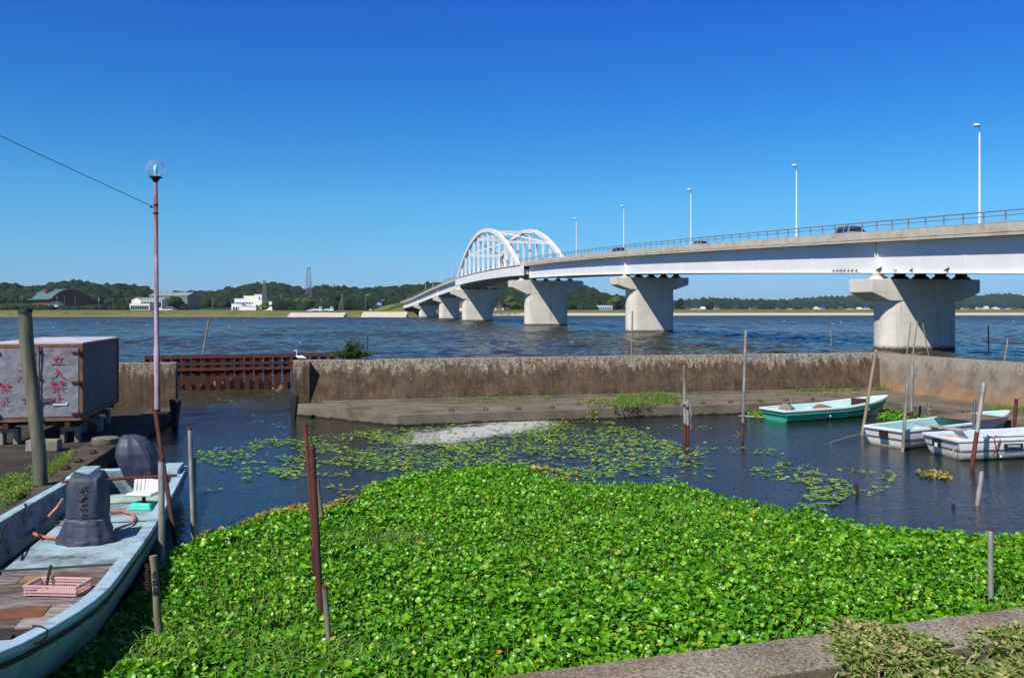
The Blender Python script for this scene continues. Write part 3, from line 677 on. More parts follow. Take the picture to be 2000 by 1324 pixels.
for nm, lb, cl, px_, l, hatch, hgt, flip in (('hatchback_car', 'silver hatchback driving on the bridge near its right end', sr(170, 176, 188), 1660, -2.2, True, 1.62, 0), ('sedan_car', 'low pale car on the bridge beside the third lamp', sr(190, 192, 190), 1366, -2.2, False, 1.4, 0), ('sedan_car', 'dark blue car on the bridge beside the fourth lamp', sr(34, 42, 66), 1205, -2.2, False, 1.52, 1)):
    cc = 54.5 + l * 1.027; Yc = cc / (.234 + (px_ - 1000) / F); s = (Yc - 78) * 1.027; o = make_car(nm, lb, cl, Hc=hgt, hatch=hatch)
    o.location = bw(s, l, E(s) - .66); o.rotation_euler = (0, 0, BRZ + (math.pi if not flip else 0))

# ---- birds perched on the lower flange of the girder
m_bird = simple('dark_feathers', (.02, .02, .022, 1), .7); m_egret = simple('white_feathers', sr(238, 238, 234), .7, 0, .05, 20, .1)
m_bill = simple('yellow_bill', sr(190, 150, 60), .5); m_leg = simple('dark_leg', (.03, .03, .03, 1), .6)
def small_bird(px_, size, white=False, lb=''):
    Yc = 49.95 / (.234 + (px_ - 1000) / F); s = (Yc - 78) * 1.027; p = bw(s, -4.43, E(s) - 3.56)
    r = empty('perched_bird', p, random.uniform(-1.5, 1.5)); m = m_egret if white else m_bird; k = size
    b = MB(); b.path([(-.2 * k, 0, .10 * k), (-.1 * k, 0, .13 * k), (.0, 0, .17 * k), (.09 * k, 0, .22 * k), (.12 * k, 0, .29 * k), (.15 * k, 0, .31 * k), (.21 * k, 0, .30 * k)], [.015 * k, .05 * k, .075 * k, .06 * k, .035 * k, .04 * k, .008 * k], 8)
    b.tube((.0, .02 * k, .12 * k), (.01 * k, .02 * k, 0), .008 * k); b.tube((.0, -.02 * k, .12 * k), (.01 * k, -.02 * k, 0), .008 * k); b.build('body', m, r)
    tag(r, lb, 'bird', 'birds perched along the girder flange')
for x_ in (1615, 1622, 1628.5, 1635.5, 1643, 1650, 1658.5): small_bird(x_, .9, False, 'small dark bird in the row left of the pier on the girder flange')
small_bird(1703, 1.7, False, 'large dark bird perched right above the left end of the nearest pier cap')
small_bird(1731.5, 1.5, True, 'white bird perched on the girder flange above the nearest pier')
small_bird(1763, 1.1, False, 'small dark bird alone on the girder flange right of the white bird'); small_bird(1831, 1.4, False, 'dark bird furthest right on the girder flange')

# ============================================================ FAR SHORE buildings and things
m_wht = simple('white_render', sr(226, 224, 218), .8, 0, .06, .5, 0); m_crm = simple('cream_render', sr(206, 200, 184), .85, 0, .08, .5, 0)
m_gry = simple('grey_cladding', sr(120, 116, 116), .8, 0, .12, .5, 0); m_redw = simple('dark_red_cladding', sr(96, 50, 40), .8, 0, .15, .5, 0)
m_grn = simple('pale_green_roof', sr(148, 166, 154), .5, .2, .08, .4, 0); m_grnd = simple('green_metal_roof', sr(96, 124, 116), .45, .3, .1, .4, 0)
m_tile = simple('dark_tile_roof', sr(66, 68, 76), .6, 0, .2, 1, .1); m_blu = simple('blue_panel', sr(40, 72, 160), .5, 0, .05, 1, 0); m_brk = simple('red_brown_wall', sr(140, 74, 52), .8, 0, .1, 1, 0)
def windows(mbroot, x0, x1, y, z0, z1, n, fill=.7, nm='window', mat=None):
    st = (x1 - x0) / n
    for i in range(n):
        mb = MB(); mb.box((x0 + st * (i + .5), y - .06, (z0 + z1) / 2), (st * fill, .16, z1 - z0)); mb.build(nm, mat or m_glassd, mbroot, smooth=False)
def block(name, lb, px0, px1, pyt, pyb, Y, dep=12, wall=None, roof='flat', rmat=None, win=None, rz=0, rise=2.0, group=None, cat='building', over=.4):
    """building whose front stands at depth Y and spans the given photo columns; local x right, y back"""
    x0 = (px0 - 1000) / F * Y; x1 = (px1 - 1000) / F * Y; zt = CH + (HZ - pyt) / F * Y; zb = min(LAND, CH + (HZ - pyb) / F * Y) - .3
    w = x1 - x0; H = zt - zb; r = empty(name, ((x0 + x1) / 2, Y, zb), rz)
    hw = H - (rise if roof != 'flat' else 0)
    mb = MB(); mb.box((0, dep / 2, hw / 2), (w, dep, hw))
    if roof in ('gable', 'gable_side'):
        if roof == 'gable': mb.add([(-w / 2, 0, hw), (-w / 2, dep, hw), (-w / 2, dep / 2, H - .1), (w / 2, 0, hw), (w / 2, dep, hw), (w / 2, dep / 2, H - .1)], [(0, 2, 1), (3, 4, 5)])
        else: mb.add([(-w / 2, 0, hw), (w / 2, 0, hw), (0, 0, H - .1), (-w / 2, dep, hw), (w / 2, dep, hw), (0, dep, H - .1)], [(0, 1, 2), (4, 3, 5)])
    mb.build('wall', wall or m_wht, r, smooth=False)
    mb = MB(); o = over; th = .25
    if roof == 'flat': mb.box((0, dep / 2, H + .2), (w + .3, dep + .3, .4))
    elif roof == 'gable':
        for a, b in (((-o), dep / 2), (dep + o, dep / 2)):
            za = hw - .35; mb.hexa([(-w / 2 - o, a, za), (w / 2 + o, a, za), (w / 2 + o, b, H), (-w / 2 - o, b, H), (-w / 2 - o, a, za + th), (w / 2 + o, a, za + th), (w / 2 + o, b, H + th), (-w / 2 - o, b, H + th)])
    elif roof == 'gable_side':
        for a in (-w / 2 - o, w / 2 + o):
            za = hw - .25; mb.hexa([(a, -o, za), (0, -o, H), (0, dep + o, H), (a, dep + o, za), (a, -o, za + th), (0, -o, H + th), (0, dep + o, H + th), (a, dep + o, za + th)])
    elif roof == 'hip':
        i = min(w, dep) / 2 * .95
        mb.add([(-w / 2 - o, -o, hw - .1), (w / 2 + o, -o, hw - .1), (w / 2 + o, dep + o, hw - .1), (-w / 2 - o, dep + o, hw - .1), (-w / 2 + i, dep / 2, H), (w / 2 - i, dep / 2, H)], [(0, 1, 5, 4), (2, 3, 4, 5), (1, 2, 5), (3, 0, 4), (3, 2, 1, 0)])
    mb.build('roof', rmat or wall or m_wht, r, smooth=False)
    for q in (win or []):
        windows(r, -w / 2 + w * q[0], -w / 2 + w * q[1], 0, hw * q[2], hw * q[3], q[4], q[5] if len(q) > 5 else .7)
    tag(r, lb, cat, group); return r, w, H, hw
# barrel roofed hall
Yh = 760; xc = (100 - 1000) / F * Yh; k_ = Yh / F
r = empty('sports_hall', (xc, Yh, LAND - .3), R(50)); Wg, Dg = 35.0, 44.0; hw = 7.0
def arch(t): return hw + 9.5 * math.sin(math.pi * min(1, max(0, t))) ** .8 * (1 - .25 * t)
zb_ = 4.2
mb = MB(); N = 20; pr = [(0, 0), (Wg, 0)] + [(Wg * (1 - i / N), zb_ + arch(1 - i / N)) for i in range(N + 1)]
n = len(pr); mb.add([(x, 0, z) for x, z in pr] + [(x, Dg, z) for x, z in pr], [tuple(range(n)), tuple(reversed(range(n, 2 * n)))] + [(i, n + i, n + (i + 1) % n, (i + 1) % n) for i in range(n)])
mb.build('wall', m_redw, r, smooth=False)
mb = MB()
for i in range(N):
    xa, xb = Wg * i / N, Wg * (i + 1) / N; za, zb2 = zb_ + arch(i / N), zb_ + arch((i + 1) / N)
    mb.hexa([(xa, -1.0, za), (xb, -1.0, zb2), (xb, Dg + 1, zb2), (xa, Dg + 1, za), (xa, -1.0, za + .5), (xb, -1.0, zb2 + .5), (xb, Dg + 1, zb2 + .5), (xa, Dg + 1, za + .5)])
mb.hexa([(-2.5, -1, zb_ + hw - .8), (0, -1, zb_ + hw), (0, Dg + 1, zb_ + hw), (-2.5, Dg + 1, zb_ + hw - .8), (-2.5, -1, zb_ + hw - .3), (0, -1, zb_ + hw + .5), (0, Dg + 1, zb_ + hw + .5), (-2.5, Dg + 1, zb_ + hw - .3)])
mb.build('roof', m_grnd, r, smooth=False)
mb = MB(); mb.box((7, 22, zb_ + 14.5), (6, 7, 3.4)); mb.build('roof_vent', m_redw, r, smooth=False)
m_redl = simple('red_letters', sr(190, 70, 50), .6)
mb = MB()
for i in range(6):
    y = 6 + i * 3.4; mb.box((-.06, y, zb_ + 3.8), (.12, 2.2, .4)); mb.box((-.06, y, zb_ + 2.9), (.12, 1.7, .4)); mb.box((-.06, y, zb_ + 3.2), (.12, .5, 2.2))
mb.build('lettering', m_redl, r, smooth=False)
tag(r, 'dark red sports hall with curved green roof at the foot of the left hill', 'building')
# complex by the lamp pole
block('hall_building', 'large grey hall with a pale flat pitched roof behind the lamp pole', 292, 366, 571, 597, 690, 26, m_gry, 'gable', m_grn, [(.72, .78, .2, .8, 1, .6)], rise=2.4)
block('visitor_building', 'white building with rounded gable and rows of windows left of the lamp pole', 257, 275, 581, 604, 655, 14, m_wht, 'gable_side', m_grn, [(.4, .6, .45, .7, 1)], rise=1.6)
block('low_building', 'low glass fronted wing with green roof left of the lamp pole', 274, 316, 582, 604, 650, 14, m_wht, 'gable', m_grn, [(.02, .98, .35, .85, 7, .85)], rise=1.4)
block('low_building', 'lowest white strip building in front of the white gabled one', 253, 292, 594, 606, 640, 8, m_wht, 'flat', m_wht, [(.04, .96, .3, .8, 8, .85)])
block('small_house', 'tiny red roofed house right of the grey hall', 338, 356, 594, 603, 660, 8, m_brk, 'hip', m_tile, None, rise=1.2)
block('small_house', 'small white gabled house below the barrel roofed hall', 95, 113, 590, 600, 700, 9, m_wht, 'gable', m_tile, [(.3, .7, .4, .8, 1)], rise=1.5)
# white hotel like building
Yb = 610
block('white_building', 'white four storey building with terraces, upper floor', 458, 512, 584, 606, Yb + 14, 14, m_wht, 'flat', m_wht, [(.05, .95, .62, .74, 8), (.05, .95, .35, .5, 8)])
block('white_building', 'rooftop block of the white terraced building', 476, 511, 579, 606, Yb + 22, 8, m_crm, 'flat', m_wht, None)
block('stair_tower', 'square white stair tower on the terraced building', 497, 511, 576, 606, Yb + 10, 6, m_wht, 'flat', m_wht, [(.6, .8, .7, .9, 1)])
block('blue_annex', 'blue walled corner of the terraced white building', 452, 472, 593, 606, Yb + 8, 8, m_wht, 'flat', m_blu, [(.1, .9, .2, .6, 3)])
block('white_building', 'long white annex with overhanging roof slab', 494, 537, 590, 611, Yb - 6, 12, m_wht, 'flat', m_wht, [(.1, .5, .1, .5, 3), (.1, .9, .62, .75, 5)])
block('white_building', 'blank white low building nearest the lake bank', 467, 500, 599, 611, Yb - 18, 10, m_wht, 'flat', m_wht, [(.5, .6, .1, .5, 1)])
block('long_house', 'long dark roofed house right of the white terraced building', 537, 570, 590, 608, 660, 12, m_gry, 'gable', m_tile, [(.1, .9, .3, .6, 4)], rise=2.5)
block('small_house', 'dark roofed house behind the trees right of the pickups', 636, 652, 594, 606, 720, 9, m_crm, 'hip', m_tile, None, rise=1.8)
block('small_house', 'brown walled house with blue grey roof near the far bridge end', 700, 720, 597, 607, 640, 9, m_brk, 'gable', m_tile, [(.2, .8, .3, .7, 2)], rise=2)
block('small_house', 'pale shop building with blue sign near the far bridge end', 730, 748, 595, 607, 640, 9, m_wht, 'flat', m_crm, [(.1, .9, .2, .7, 3)])
# under / right of the arch
block('barn', 'red roofed barn seen between the far piers', 894, 905, 590, 606, 560, 9, m_wht, 'gable', m_brk, None, rise=3)
block('small_house', 'dark roofed bungalow seen between the two arch piers', 966, 984, 595, 608, 700, 10, m_crm, 'hip', m_tile, [(.2, .8, .3, .8, 3)], rise=2.2)
block('small_house', 'low shed with dark roof between the two arch piers', 984, 997, 601, 609, 700, 10, m_gry, 'gable', m_tile, None, rise=1.4)
r_, w_, H_, hw_ = block('white_office', 'white two storey building with dark window bands beyond the bridge', 1142, 1160, 597, 610, 800, 12, m_wht, 'flat', m_wht, [(.08, .95, .55, .78, 5, .85)])
block('white_office', 'raised block on the roof of the white building beyond the bridge', 1146, 1163, 593, 608, 812, 8, m_wht, 'flat', m_gry, None)
block('white_office', 'blue grey wing of the white two storey building beyond the bridge', 1160, 1196, 597.5, 609.5, 804, 12, simple('pale_blue_wall', sr(176, 192, 214), .8), 'flat', m_wht, [(.08, .95, .5, .75, 7, .7)])
block('small_house', 'dark roofed house left of the white building beyond the bridge', 1110, 1126, 598, 609, 820, 9, m_crm, 'hip', m_tile, None, rise=2)
block('small_house', 'dark roofed house just left of the second pier', 1212, 1225, 600, 609, 820, 9, m_crm, 'hip', m_tile, None, rise=2)
# scattered houses on the right
cols_ = [(m_wht, m_tile), (m_crm, m_tile), (m_wht, m_crm), (m_brk, m_tile), (m_wht, m_blu)]
hx = [(1333, 1350, 1000), (1351, 1366, 990), (1370, 1378, 1010), (1386, 1395, 1030), (1397, 1405, 1030), (1432, 1441, 1060), (1466, 1478, 1080), (1592, 1600, 1180), (1604, 1612, 1180), (1622, 1630, 1180), (1640, 1648, 1190), (1655, 1668, 1190), (1676, 1684, 1190), (1688, 1699, 1200), (1882, 1892, 1250), (1893, 1900, 1250), (1911, 1918, 1250), (1942, 1953, 1250), (1955, 1963, 1250), (1967, 1974, 1250), (1977, 1985, 1250), (1988, 1998, 1250), (1925, 1932, 1260), (1540, 1548, 1180), (1518, 1525, 1180), (1571, 1580, 1180)]
for i, (a, b, Yc) in enumerate(hx):
    wm, rm = cols_[(i * 7 + 3) % 5]; side = 'seen through the gap between the two nearest piers' if a < 1700 else 'right of the nearest pier'
    Yc = max(Yc, shoreY((a - 1000) / F * Yc) + 40)
    block('lakeside_house', 'tiny distant house on the far shore ' + side, a, b, 600.5 - (i * 5 % 3), 609, Yc, 9, wm, 'hip' if i % 2 else 'gable', rm, [(.2, .8, .3, .75, 2)], rise=2.2, group='distant houses ' + side, cat='house')
# utility poles and lamp posts along the far shore
def upole(px_, pyt, Y, arm, lb):
    x = (px_ - 1000) / F * Y; Y = max(Y, shoreY(x) + 10); x = (px_ - 1000) / F * Y; zt = CH + (HZ - pyt) / F * Y - LAND
    r = empty('utility_pole', (x, Y, LAND)); mb = MB(); mb.tube((0, 0, 0), (0, 0, zt), .2, .13, 8); mb.build('pole', m_gry, r)
    if arm:
        mb = MB(); mb.box((0, -.15, zt - .8), (2.0, .12, .14)); mb.box((0, -.15, zt - 2.0), (1.6, .12, .14)); mb.build('crossarm', m_gry, r, smooth=False)
        if arm > 1: mb = MB(); mb.tube((.35, -.3, zt - 4.2), (.35, -.3, zt - 3.1), .32, .32, 10); mb.build('transformer', m_wht, r)
    tag(r, lb, 'utility pole', 'utility poles along the far shore'); return r
for px_, pyt, Y, arm in ((31, 584, 690, 1), (43, 578, 690, 1), (111, 577, 700, 1), (126, 578, 700, 0), (147, 580, 700, 1), (193, 577, 690, 2), (220, 582, 690, 1), (247, 580, 680, 0), (310, 584, 660, 0), (415, 580, 620, 1), (549, 576, 620, 1), (606, 577, 610, 2), (627, 582, 600, 2), (695, 584, 620, 0), (1091, 580, 780, 0), (1103, 586, 780, 0), (1330, 594, 1000, 0), (1378, 601, 1020, 1), (1389, 602, 1020, 1), (1407, 601, 1020, 1), (1425, 602, 1040, 1), (1443, 603, 1050, 1), (975, 588, 690, 1), (1005, 590, 690, 0)):
    where = 'left of the lamp with the glass globe' if px_ < 300 else ('between the glass globe lamp and the bridge end' if px_ < 780 else 'under or right of the arch span')
    upole(px_, pyt, Y, arm, 'grey utility pole on the far shore ' + where)
for px_, pyt, lb in ((714, 576, 'tall grey lamp post with a short arm near the far bridge end'), (745, 586, 'shorter lamp post beside the blue sign near the far bridge end')):
    Y = 560; p = A(px_, pyt, Y); r = empty('lamp_post', (p.x, Y, LAND)); mb = MB(); mb.tube((0, 0, 0), (0, 0, p.z - LAND), .16, .1); mb.build('pole', m_gry, r)
    mb = MB(); mb.tube((0, 0, p.z - LAND - .1), (1.6, 0, p.z - LAND), .08); mb.box((1.7, 0, p.z - LAND), (.8, .3, .2)); mb.build('arm', m_white, r); tag(r, lb, 'lamp post')
# pole with stays
Y = 520; p = A(668, 575, Y); r = empty('mooring_mast', (p.x, Y, LAND)); h_ = p.z - LAND
mb = MB(); mb.tube((0, 0, 0), (0, 0, h_), .22, .15); mb.box((0, 0, h_ - .3), (1.4, .5, .3)); mb.build('mast', m_gry, r)
for dx_ in (-2.6, -1.9, .9): mb = MB(); mb.tube((dx_, .6, 0), (-.05, 0, h_ - .8), .12); mb.build('stay', m_gry, r)
tag(r, 'tall pole braced by slanting stays on the bank right of the pickups', 'mast')
# lattice towers
def tower(px_, pyt, Y, wb, lb, mat):
    p = A(px_, pyt, Y); r = empty('lattice_tower', (p.x, Y, LAND)); H = p.z - LAND; mb = MB(); n = 12
    q = lambda k, sx, sy: (sx * wb / 2 * (1 - .72 * k / n), sy * wb / 2 * (1 - .72 * k / n), H * k / n)
    C4 = ((-1, -1), (1, -1), (1, 1), (-1, 1))
    for k in range(n):
        for i, (a, b) in enumerate(C4):
            a2, b2 = C4[(i + 1) % 4]; mb.tube(q(k, a, b), q(k + 1, a, b), .14, .14, 5); mb.tube(q(k, a, b), q(k + 1, a2, b2), .09, .09, 4); mb.tube(q(k, a2, b2), q(k + 1, a, b), .09, .09, 4); mb.tube(q(k + 1, a, b), q(k + 1, a2, b2), .09, .09, 4)
    mb.build('lattice_frame', mat, r)
    mb = MB(); mb.lathe((0, 0, H), [(0.1, 0), (.9, 0), (.9, .9), (.1, .9)], 10); mb.tube((0, 0, H), (0, 0, H + 2.5), .1); mb.build('antenna', m_white, r)
    if wb > 6: mb = MB(); [mb.ball((random.choice((-1, 1)) * 1.2, -.8, H * u), .7, 8, 6, sc=(1, .5, 1)) for u in (.8, .88)]; mb.build('dish', m_white, r)
    tag(r, lb, 'tower')
tower(516.5, 547, 720, 5, 'shorter grey lattice tower rising above the white terraced building', m_gry)
tower(603, 522, 900, 8, 'tallest lattice tower standing on the hill gap behind the pickups', m_gry)
# light pickups, vans, cars on the bank
def pickup(px_, lb, flip):
    Y = 480; x = (px_ - 1000) / F * Y; r = empty('pickup_truck', (x, Y, LAND + .05), math.pi if flip else 0)
    mb = MB(); mb.hexa([(.55, -.72, .35), (1.75, -.72, .35), (1.75, .72, .35), (.55, .72, .35), (.62, -.66, 1.85), (1.35, -.66, 1.85), (1.35, .66, 1.85), (.62, .66, 1.85)]); mb.build('cab', m_white, r, smooth=False, bevel=.06)
    mb = MB()
    for sy in (-.69, .69): mb.box((1.08, sy + (0.012 if sy > 0 else -.012), 1.35), (.6, .03, .5))
    mb.box((1.56, 0, 1.38), (.06, 1.15, .55), ry=R(-16)); mb.build('window_glass', m_glassd, r, smooth=False)
    mb = MB(); mb.box((-.6, 0, .62), (2.3, 1.42, .1)); [mb.box((-.6, sy, .85), (2.3, .04, .36)) for sy in (-.7, .7)]; mb.box((-1.75, 0, .85), (.04, 1.42, .36)); mb.build('cargo_bed', m_white, r, smooth=False)
    for xx in (-1.1, 1.2):
        for sy in (-1, 1): w = MB(); w.tube((xx, sy * .5, .27), (xx, sy * .72, .27), .27, .27, 12); w.build('wheel', m_tyre, r)
    r.scale = (1.5, 1.5, 1.5); tag(r, lb, 'pickup', 'white pickups on the far bank'); return r
pickup(621, 'left one of two small white pickups parked on the far bank', False); pickup(643, 'right one of two small white pickups parked on the far bank', False)
def far_car(px_, Y, lb, c=None, L=4.2):
    o = make_car('parked_car', lb, c or sr(225, 226, 228), Lc=L, Hc=1.9 if L > 4.5 else 1.5); x = (px_ - 1000) / F * Y; o.location = (x, Y, LAND + .25); o.rotation_euler = (0, 0, R(90 + random.uniform(-15, 15))); o['group'] = 'cars parked along the far shore'; return o
far_car(327, 600, 'white van parked on the bank right of the lamp pole', L=4.7).scale = (1.5, 1.5, 1.5)
for i, px_ in enumerate((163, 170, 184, 195, 229, 238, 244)): far_car(px_, 680, 'white car parked in the row below the wooded hill, left of the lamp pole')
for px_ in (722, 732): far_car(px_, 600, 'white car parked near the blue sign at the far bridge end')
far_car(608, 490, 'boxy white vehicle left of the two pickups', L=4.6)
# blue sign
p = A(741, 597, 560); r = empty('road_sign', (p.x, 560, LAND)); mb = MB(); mb.tube((0, 0, 0), (0, 0, 5), .08); mb.build('post', m_gry, r)
mb = MB(); mb.box((0, -.1, 5), (3.6, .1, 2.4)); mb.build('panel', m_blu, r, smooth=False); mb = MB(); mb.box((-.3, -.17, 5.4), (1.8, .03, .3)); mb.box((.2, -.17, 4.7), (2.2, .03, .3)); mb.box((-1, -.17, 5), (.3, .03, 1.2)); mb.build('lettering', m_white, r, smooth=False); tag(r, 'blue direction sign with white marks near the far bridge end', 'sign')
# embankment of the far bridge approach
mb = MB(); rows = []
for s in (392, 400, 430, 470, 520):
    zt = 7.3 - (s - 396) * .012; rows.append([(-5.2 - (zt - LAND) * 2.6, s, LAND - .5), (-5.4, s, zt), (5.4, s, zt), (5.2 + (zt - LAND) * 2.6, s, LAND - .5)])
for rw in rows: mb.v += [bw(p[1], p[0], p[2]) for p in rw]
for i in range(len(rows) - 1):
    for j in range(3): mb.f.append((i * 4 + j, i * 4 + j + 1, i * 4 + 5 + j, i * 4 + 4 + j)); mb.m.append(0)
fr = rows[0]; f0 = len(mb.v); mb.v += [bw(392 - 12, -19, -.5), bw(392 - 12, 19, -.5)]; mb.f.append((f0, f0 + 1, 3, 2, 1, 0)); mb.m.append(0)
tag(mb.build('embankment', bpy.data.materials['bank_and_fields'], smooth=False), kind='structure')
# small jetty with a moored boat beyond the arch
p = A(990, 615, 515); r = empty('jetty', (p.x, 515, 0)); mb = MB(); mb.box((-2, 0, 1.2), (20, 2.5, .35)); mb.build('deck', m_oldwood, r, smooth=False)
for x_ in (-11, -7, -3, 1, 5): mb = MB(); mb.tube((x_, -1.0, -1), (x_, -1.0, 1.9), .18); mb.build('leg', m_rust_dark, r)
tag(r, 'dark jetty on the far shore seen between the two arch piers', 'jetty')
# individual trees near the far bank
def tree(px_, Y, h, wd, lb, seed, mat=None, nm='broadleaf_tree'):
    x = (px_ - 1000) / F * Y; r = empty(nm, (x, Y, LAND - .1)); random.seed(seed)
    mb = MB(); mb.path([(0, 0, 0), (.1, 0, h * .3), (0, .1, h * .65)], [.28, .2, .08], 7)
    for k in range(4): a = k * 1.6 + seed; mb.tube((.08, 0, h * .3), (math.cos(a) * wd * .3, math.sin(a) * wd * .3, h * .62), .12, .04, 5)
    mb.build('trunk', m_oldwood, r); VV, FF, o = [], [], 0
    for k in range(16):
        v, f = lumpy(2, seed * 3.1 + k, .5); a = random.uniform(0, 6.28); q = random.uniform(0, .36) * wd; s = random.uniform(.16, .26) * wd; zz = random.uniform(.35, .9) * h
        q *= 1.0 - max(0, zz / h - .6) * 1.2
        VV.append(v * np.array([s, s, s * .8]) + np.array([math.cos(a) * q, math.sin(a) * q, zz])); FF.append(f + o); o += len(v)
    np_mesh('crown', np.concatenate(VV), np.concatenate(FF), mat or m_crown, r, smooth=True); tag(r, lb, 'tree', 'trees on the far bank'); return r
m_crown_lt = crown_mat('light_green_foliage', lin(.06, .11, .02), lin(.08, .14, .025), lin(.10, .15, .04))
m_crown_ol = crown_mat('olive_foliage', lin(.07, .08, .025), lin(.08, .095, .03), lin(.06, .09, .022))
for i, (px_, Y, h, wd, m, lb) in enumerate([(312 + 30, 640, 11, 14, None, 'dark round tree in front of the grey hall'), (360, 610, 5, 6, None, 'small round bush right of the grey hall'), (541, 600, 8, 8, None, 'round tree just right of the white terraced building'), (517, 575, 7, 7, m_crown_lt, 'yellow green tree in front of the white terraced building'),
        (565, 590, 8, 9, m_crown_lt, 'light green tree left of the pickups, nearest the white buildings'), (585, 590, 8, 10, m_crown_lt, 'second light green tree left of the pickups'), (600, 600, 10, 11, m_crown_ol, 'olive tree behind the pickups'), (655, 610, 11, 12, None, 'dark tree behind the braced pole'), (680, 640, 9, 10, None, 'dark tree right of the braced pole'),
        (1000, 690, 12, 14, m_crown_ol, 'olive tree between the two arch piers'), (975, 720, 9, 12, None, 'dark tree left of the olive one between the arch piers'), (1116, 800, 8, 9, None, 'round green tree left of the white building beyond the bridge'), (1201, 815, 13, 15, m_crown_ol, 'olive tree right of the white building beyond the bridge'), (1327, 1000, 14, 12, None, 'dark tree immediately right of the second pier'), (1385, 1020, 10, 12, None, 'low tree among the houses beyond the second pier')]):
    tree(px_, Y, h, wd, lb, i + 1, m)
random.seed(11)
# ============================================================ LEAF TOOLS
def inpoly(x, y, poly):
    x = np.asarray(x); y = np.asarray(y); c = np.zeros(x.shape, bool); n = len(poly); j = n - 1
    for i in range(n):
        xi, yi = poly[i][0], poly[i][1]; xj, yj = poly[j][0], poly[j][1]
        m = ((yi > y) != (yj > y)); c ^= m & (x < (xj - xi) * (y - yi) / ((yj - yi) or 1e-9) + xi); j = i
    return c
def scatter(poly, n):
    px = [p[0] for p in poly]; py = [p[1] for p in poly]; out = []
    tot = 0
    while tot < n:
        x = rng.uniform(min(px), max(px), n * 2); y = rng.uniform(min(py), max(py), n * 2); m = inpoly(x, y, poly)
        out.append(np.stack([x[m], y[m]], 1)); tot += m.sum()
    return np.concatenate(out)[:n]
def wpoly(pts, z=0.0): return [(W(a, b, z).x, W(a, b, z).y) for a, b in pts]
def rotm(yaw, tilt, roll):
    cy, sy, ct, st, cr, sr_ = np.cos(yaw), np.sin(yaw), np.cos(tilt), np.sin(tilt), np.cos(roll), np.sin(roll)
    Z = np.zeros((len(yaw), 3, 3)); Z[:, 0, 0] = cy; Z[:, 0, 1] = -sy; Z[:, 1, 0] = sy; Z[:, 1, 1] = cy; Z[:, 2, 2] = 1
    X = np.zeros_like(Z); X[:, 0, 0] = 1; X[:, 1, 1] = ct; X[:, 1, 2] = -st; X[:, 2, 1] = st; X[:, 2, 2] = ct
    Y = np.zeros_like(Z); Y[:, 1, 1] = 1; Y[:, 0, 0] = cr; Y[:, 0, 2] = sr_; Y[:, 2, 0] = -sr_; Y[:, 2, 2] = cr
    return Z @ X @ Y
def stamp(tv, tf, P, r, yaw, tilt, roll=None):
    n = len(P); Rm = rotm(yaw, tilt, np.zeros(n) if roll is None else roll)
    V = np.einsum('nij,kj->nki', Rm, tv) * np.asarray(r)[:, None, None] + P[:, None, :]
    Fc = tf[None] + (np.arange(n) * len(tv))[:, None, None]
    return V.reshape(-1, 3), Fc.reshape(-1, tf.shape[1])
def round_leaf(seg=8, cup=.32, point=.12):
    v = [(0, 0, -cup)]; f = []
    for rr, z in ((.55, -cup * .62), (1.0, 0)):
        for k in range(seg):
            a = 2 * math.pi * k / seg; q = rr * (1 + (point if k == 2 else 0) - (.10 if k == 6 else 0))
            v.append((q * math.cos(a), q * math.sin(a) * .95, z + (.05 * math.sin(3 * a) if rr == 1 else 0)))
    for k in range(seg):
        k2 = (k + 1) % seg; f.append((0, 1 + k, 1 + k2)); f.append((1 + k, 1 + seg + k, 1 + seg + k2)); f.append((1 + k, 1 + seg + k2, 1 + k2))
    return np.array(v), np.array(f)
def pointed_leaf():      # base at origin, along +y
    v = np.array([(0, 0, 0), (.26, .35, .05), (0, .4, -.05), (-.26, .35, .05), (.2, .72, .0), (-.2, .72, 0), (0, 1, -.12)])
    f = np.array([(0, 1, 2), (0, 2, 3), (1, 4, 2), (2, 4, 6), (2, 6, 5), (2, 5, 3)]); return v, f
def blade():
    v = np.array([(-.04, 0, 0), (.04, 0, 0), (.045, .06, .45), (-.045, .06, .45), (.03, .25, .8), (-.03, .25, .8), (0, .5, 1.0)])
    f = np.array([(0, 1, 2), (0, 2, 3), (3, 2, 4), (3, 4, 5), (5, 4, 6)]); return v, f
def leaf_mat(name, stops, rough=.3, trans=.35, patch=None, spec=.5, nsc=.6, bump=0.0):
    t = NT(name); isl = t.n('NewGeometry').outputs['Random Per Island']; c = t.ramp(isl, stops)
    if patch is not None: c = t.mix(t.ramp(t.noise(nsc, 4, .6), [(patch[1], 0), (patch[2], patch[3])]), c, patch[0])
    c = t.mix(.35, c, t.ramp(t.noise(9, 3, .6), [(.3, .3), (.7, .75)]), 'OVERLAY')
    kw = {'normal': t.bump(t.noise(25, 2), bump, .01)} if bump else {}
    p = t.n('BsdfPrincipled', {'Base Color': c, 'Roughness': rough, 'Specular IOR Level': spec, **({'Normal': kw['normal']} if kw else {})})
    tr = t.n('BsdfTranslucent', {'Color': t.mix(1.0, c, (1.0, 1.0, .35, 1), 'MULTIPLY')})
    m = t.n('MixShader', {0: trans, 1: p.outputs[0], 2: tr.outputs[0]}); t.t.links.new(m.outputs[0], t.out.inputs['Surface']); return t.mat
m_hy = leaf_mat('water_hyacinth_leaves', [(0, lin(.04, .17, .005)), (.3, lin(.08, .29, .008)), (.7, lin(.15, .42, .012)), (.95, lin(.27, .52, .03)), (.996, lin(.36, .44, .03)), (1.0, lin(.5, .36, .05))], .37, .32, (lin(.20, .34, .02), .58, .76, .55), .6, nsc=.6)
m_stem = leaf_mat('hyacinth_stems', [(0, lin(.10, .26, .02)), (1, lin(.30, .44, .08))], .4, .3)
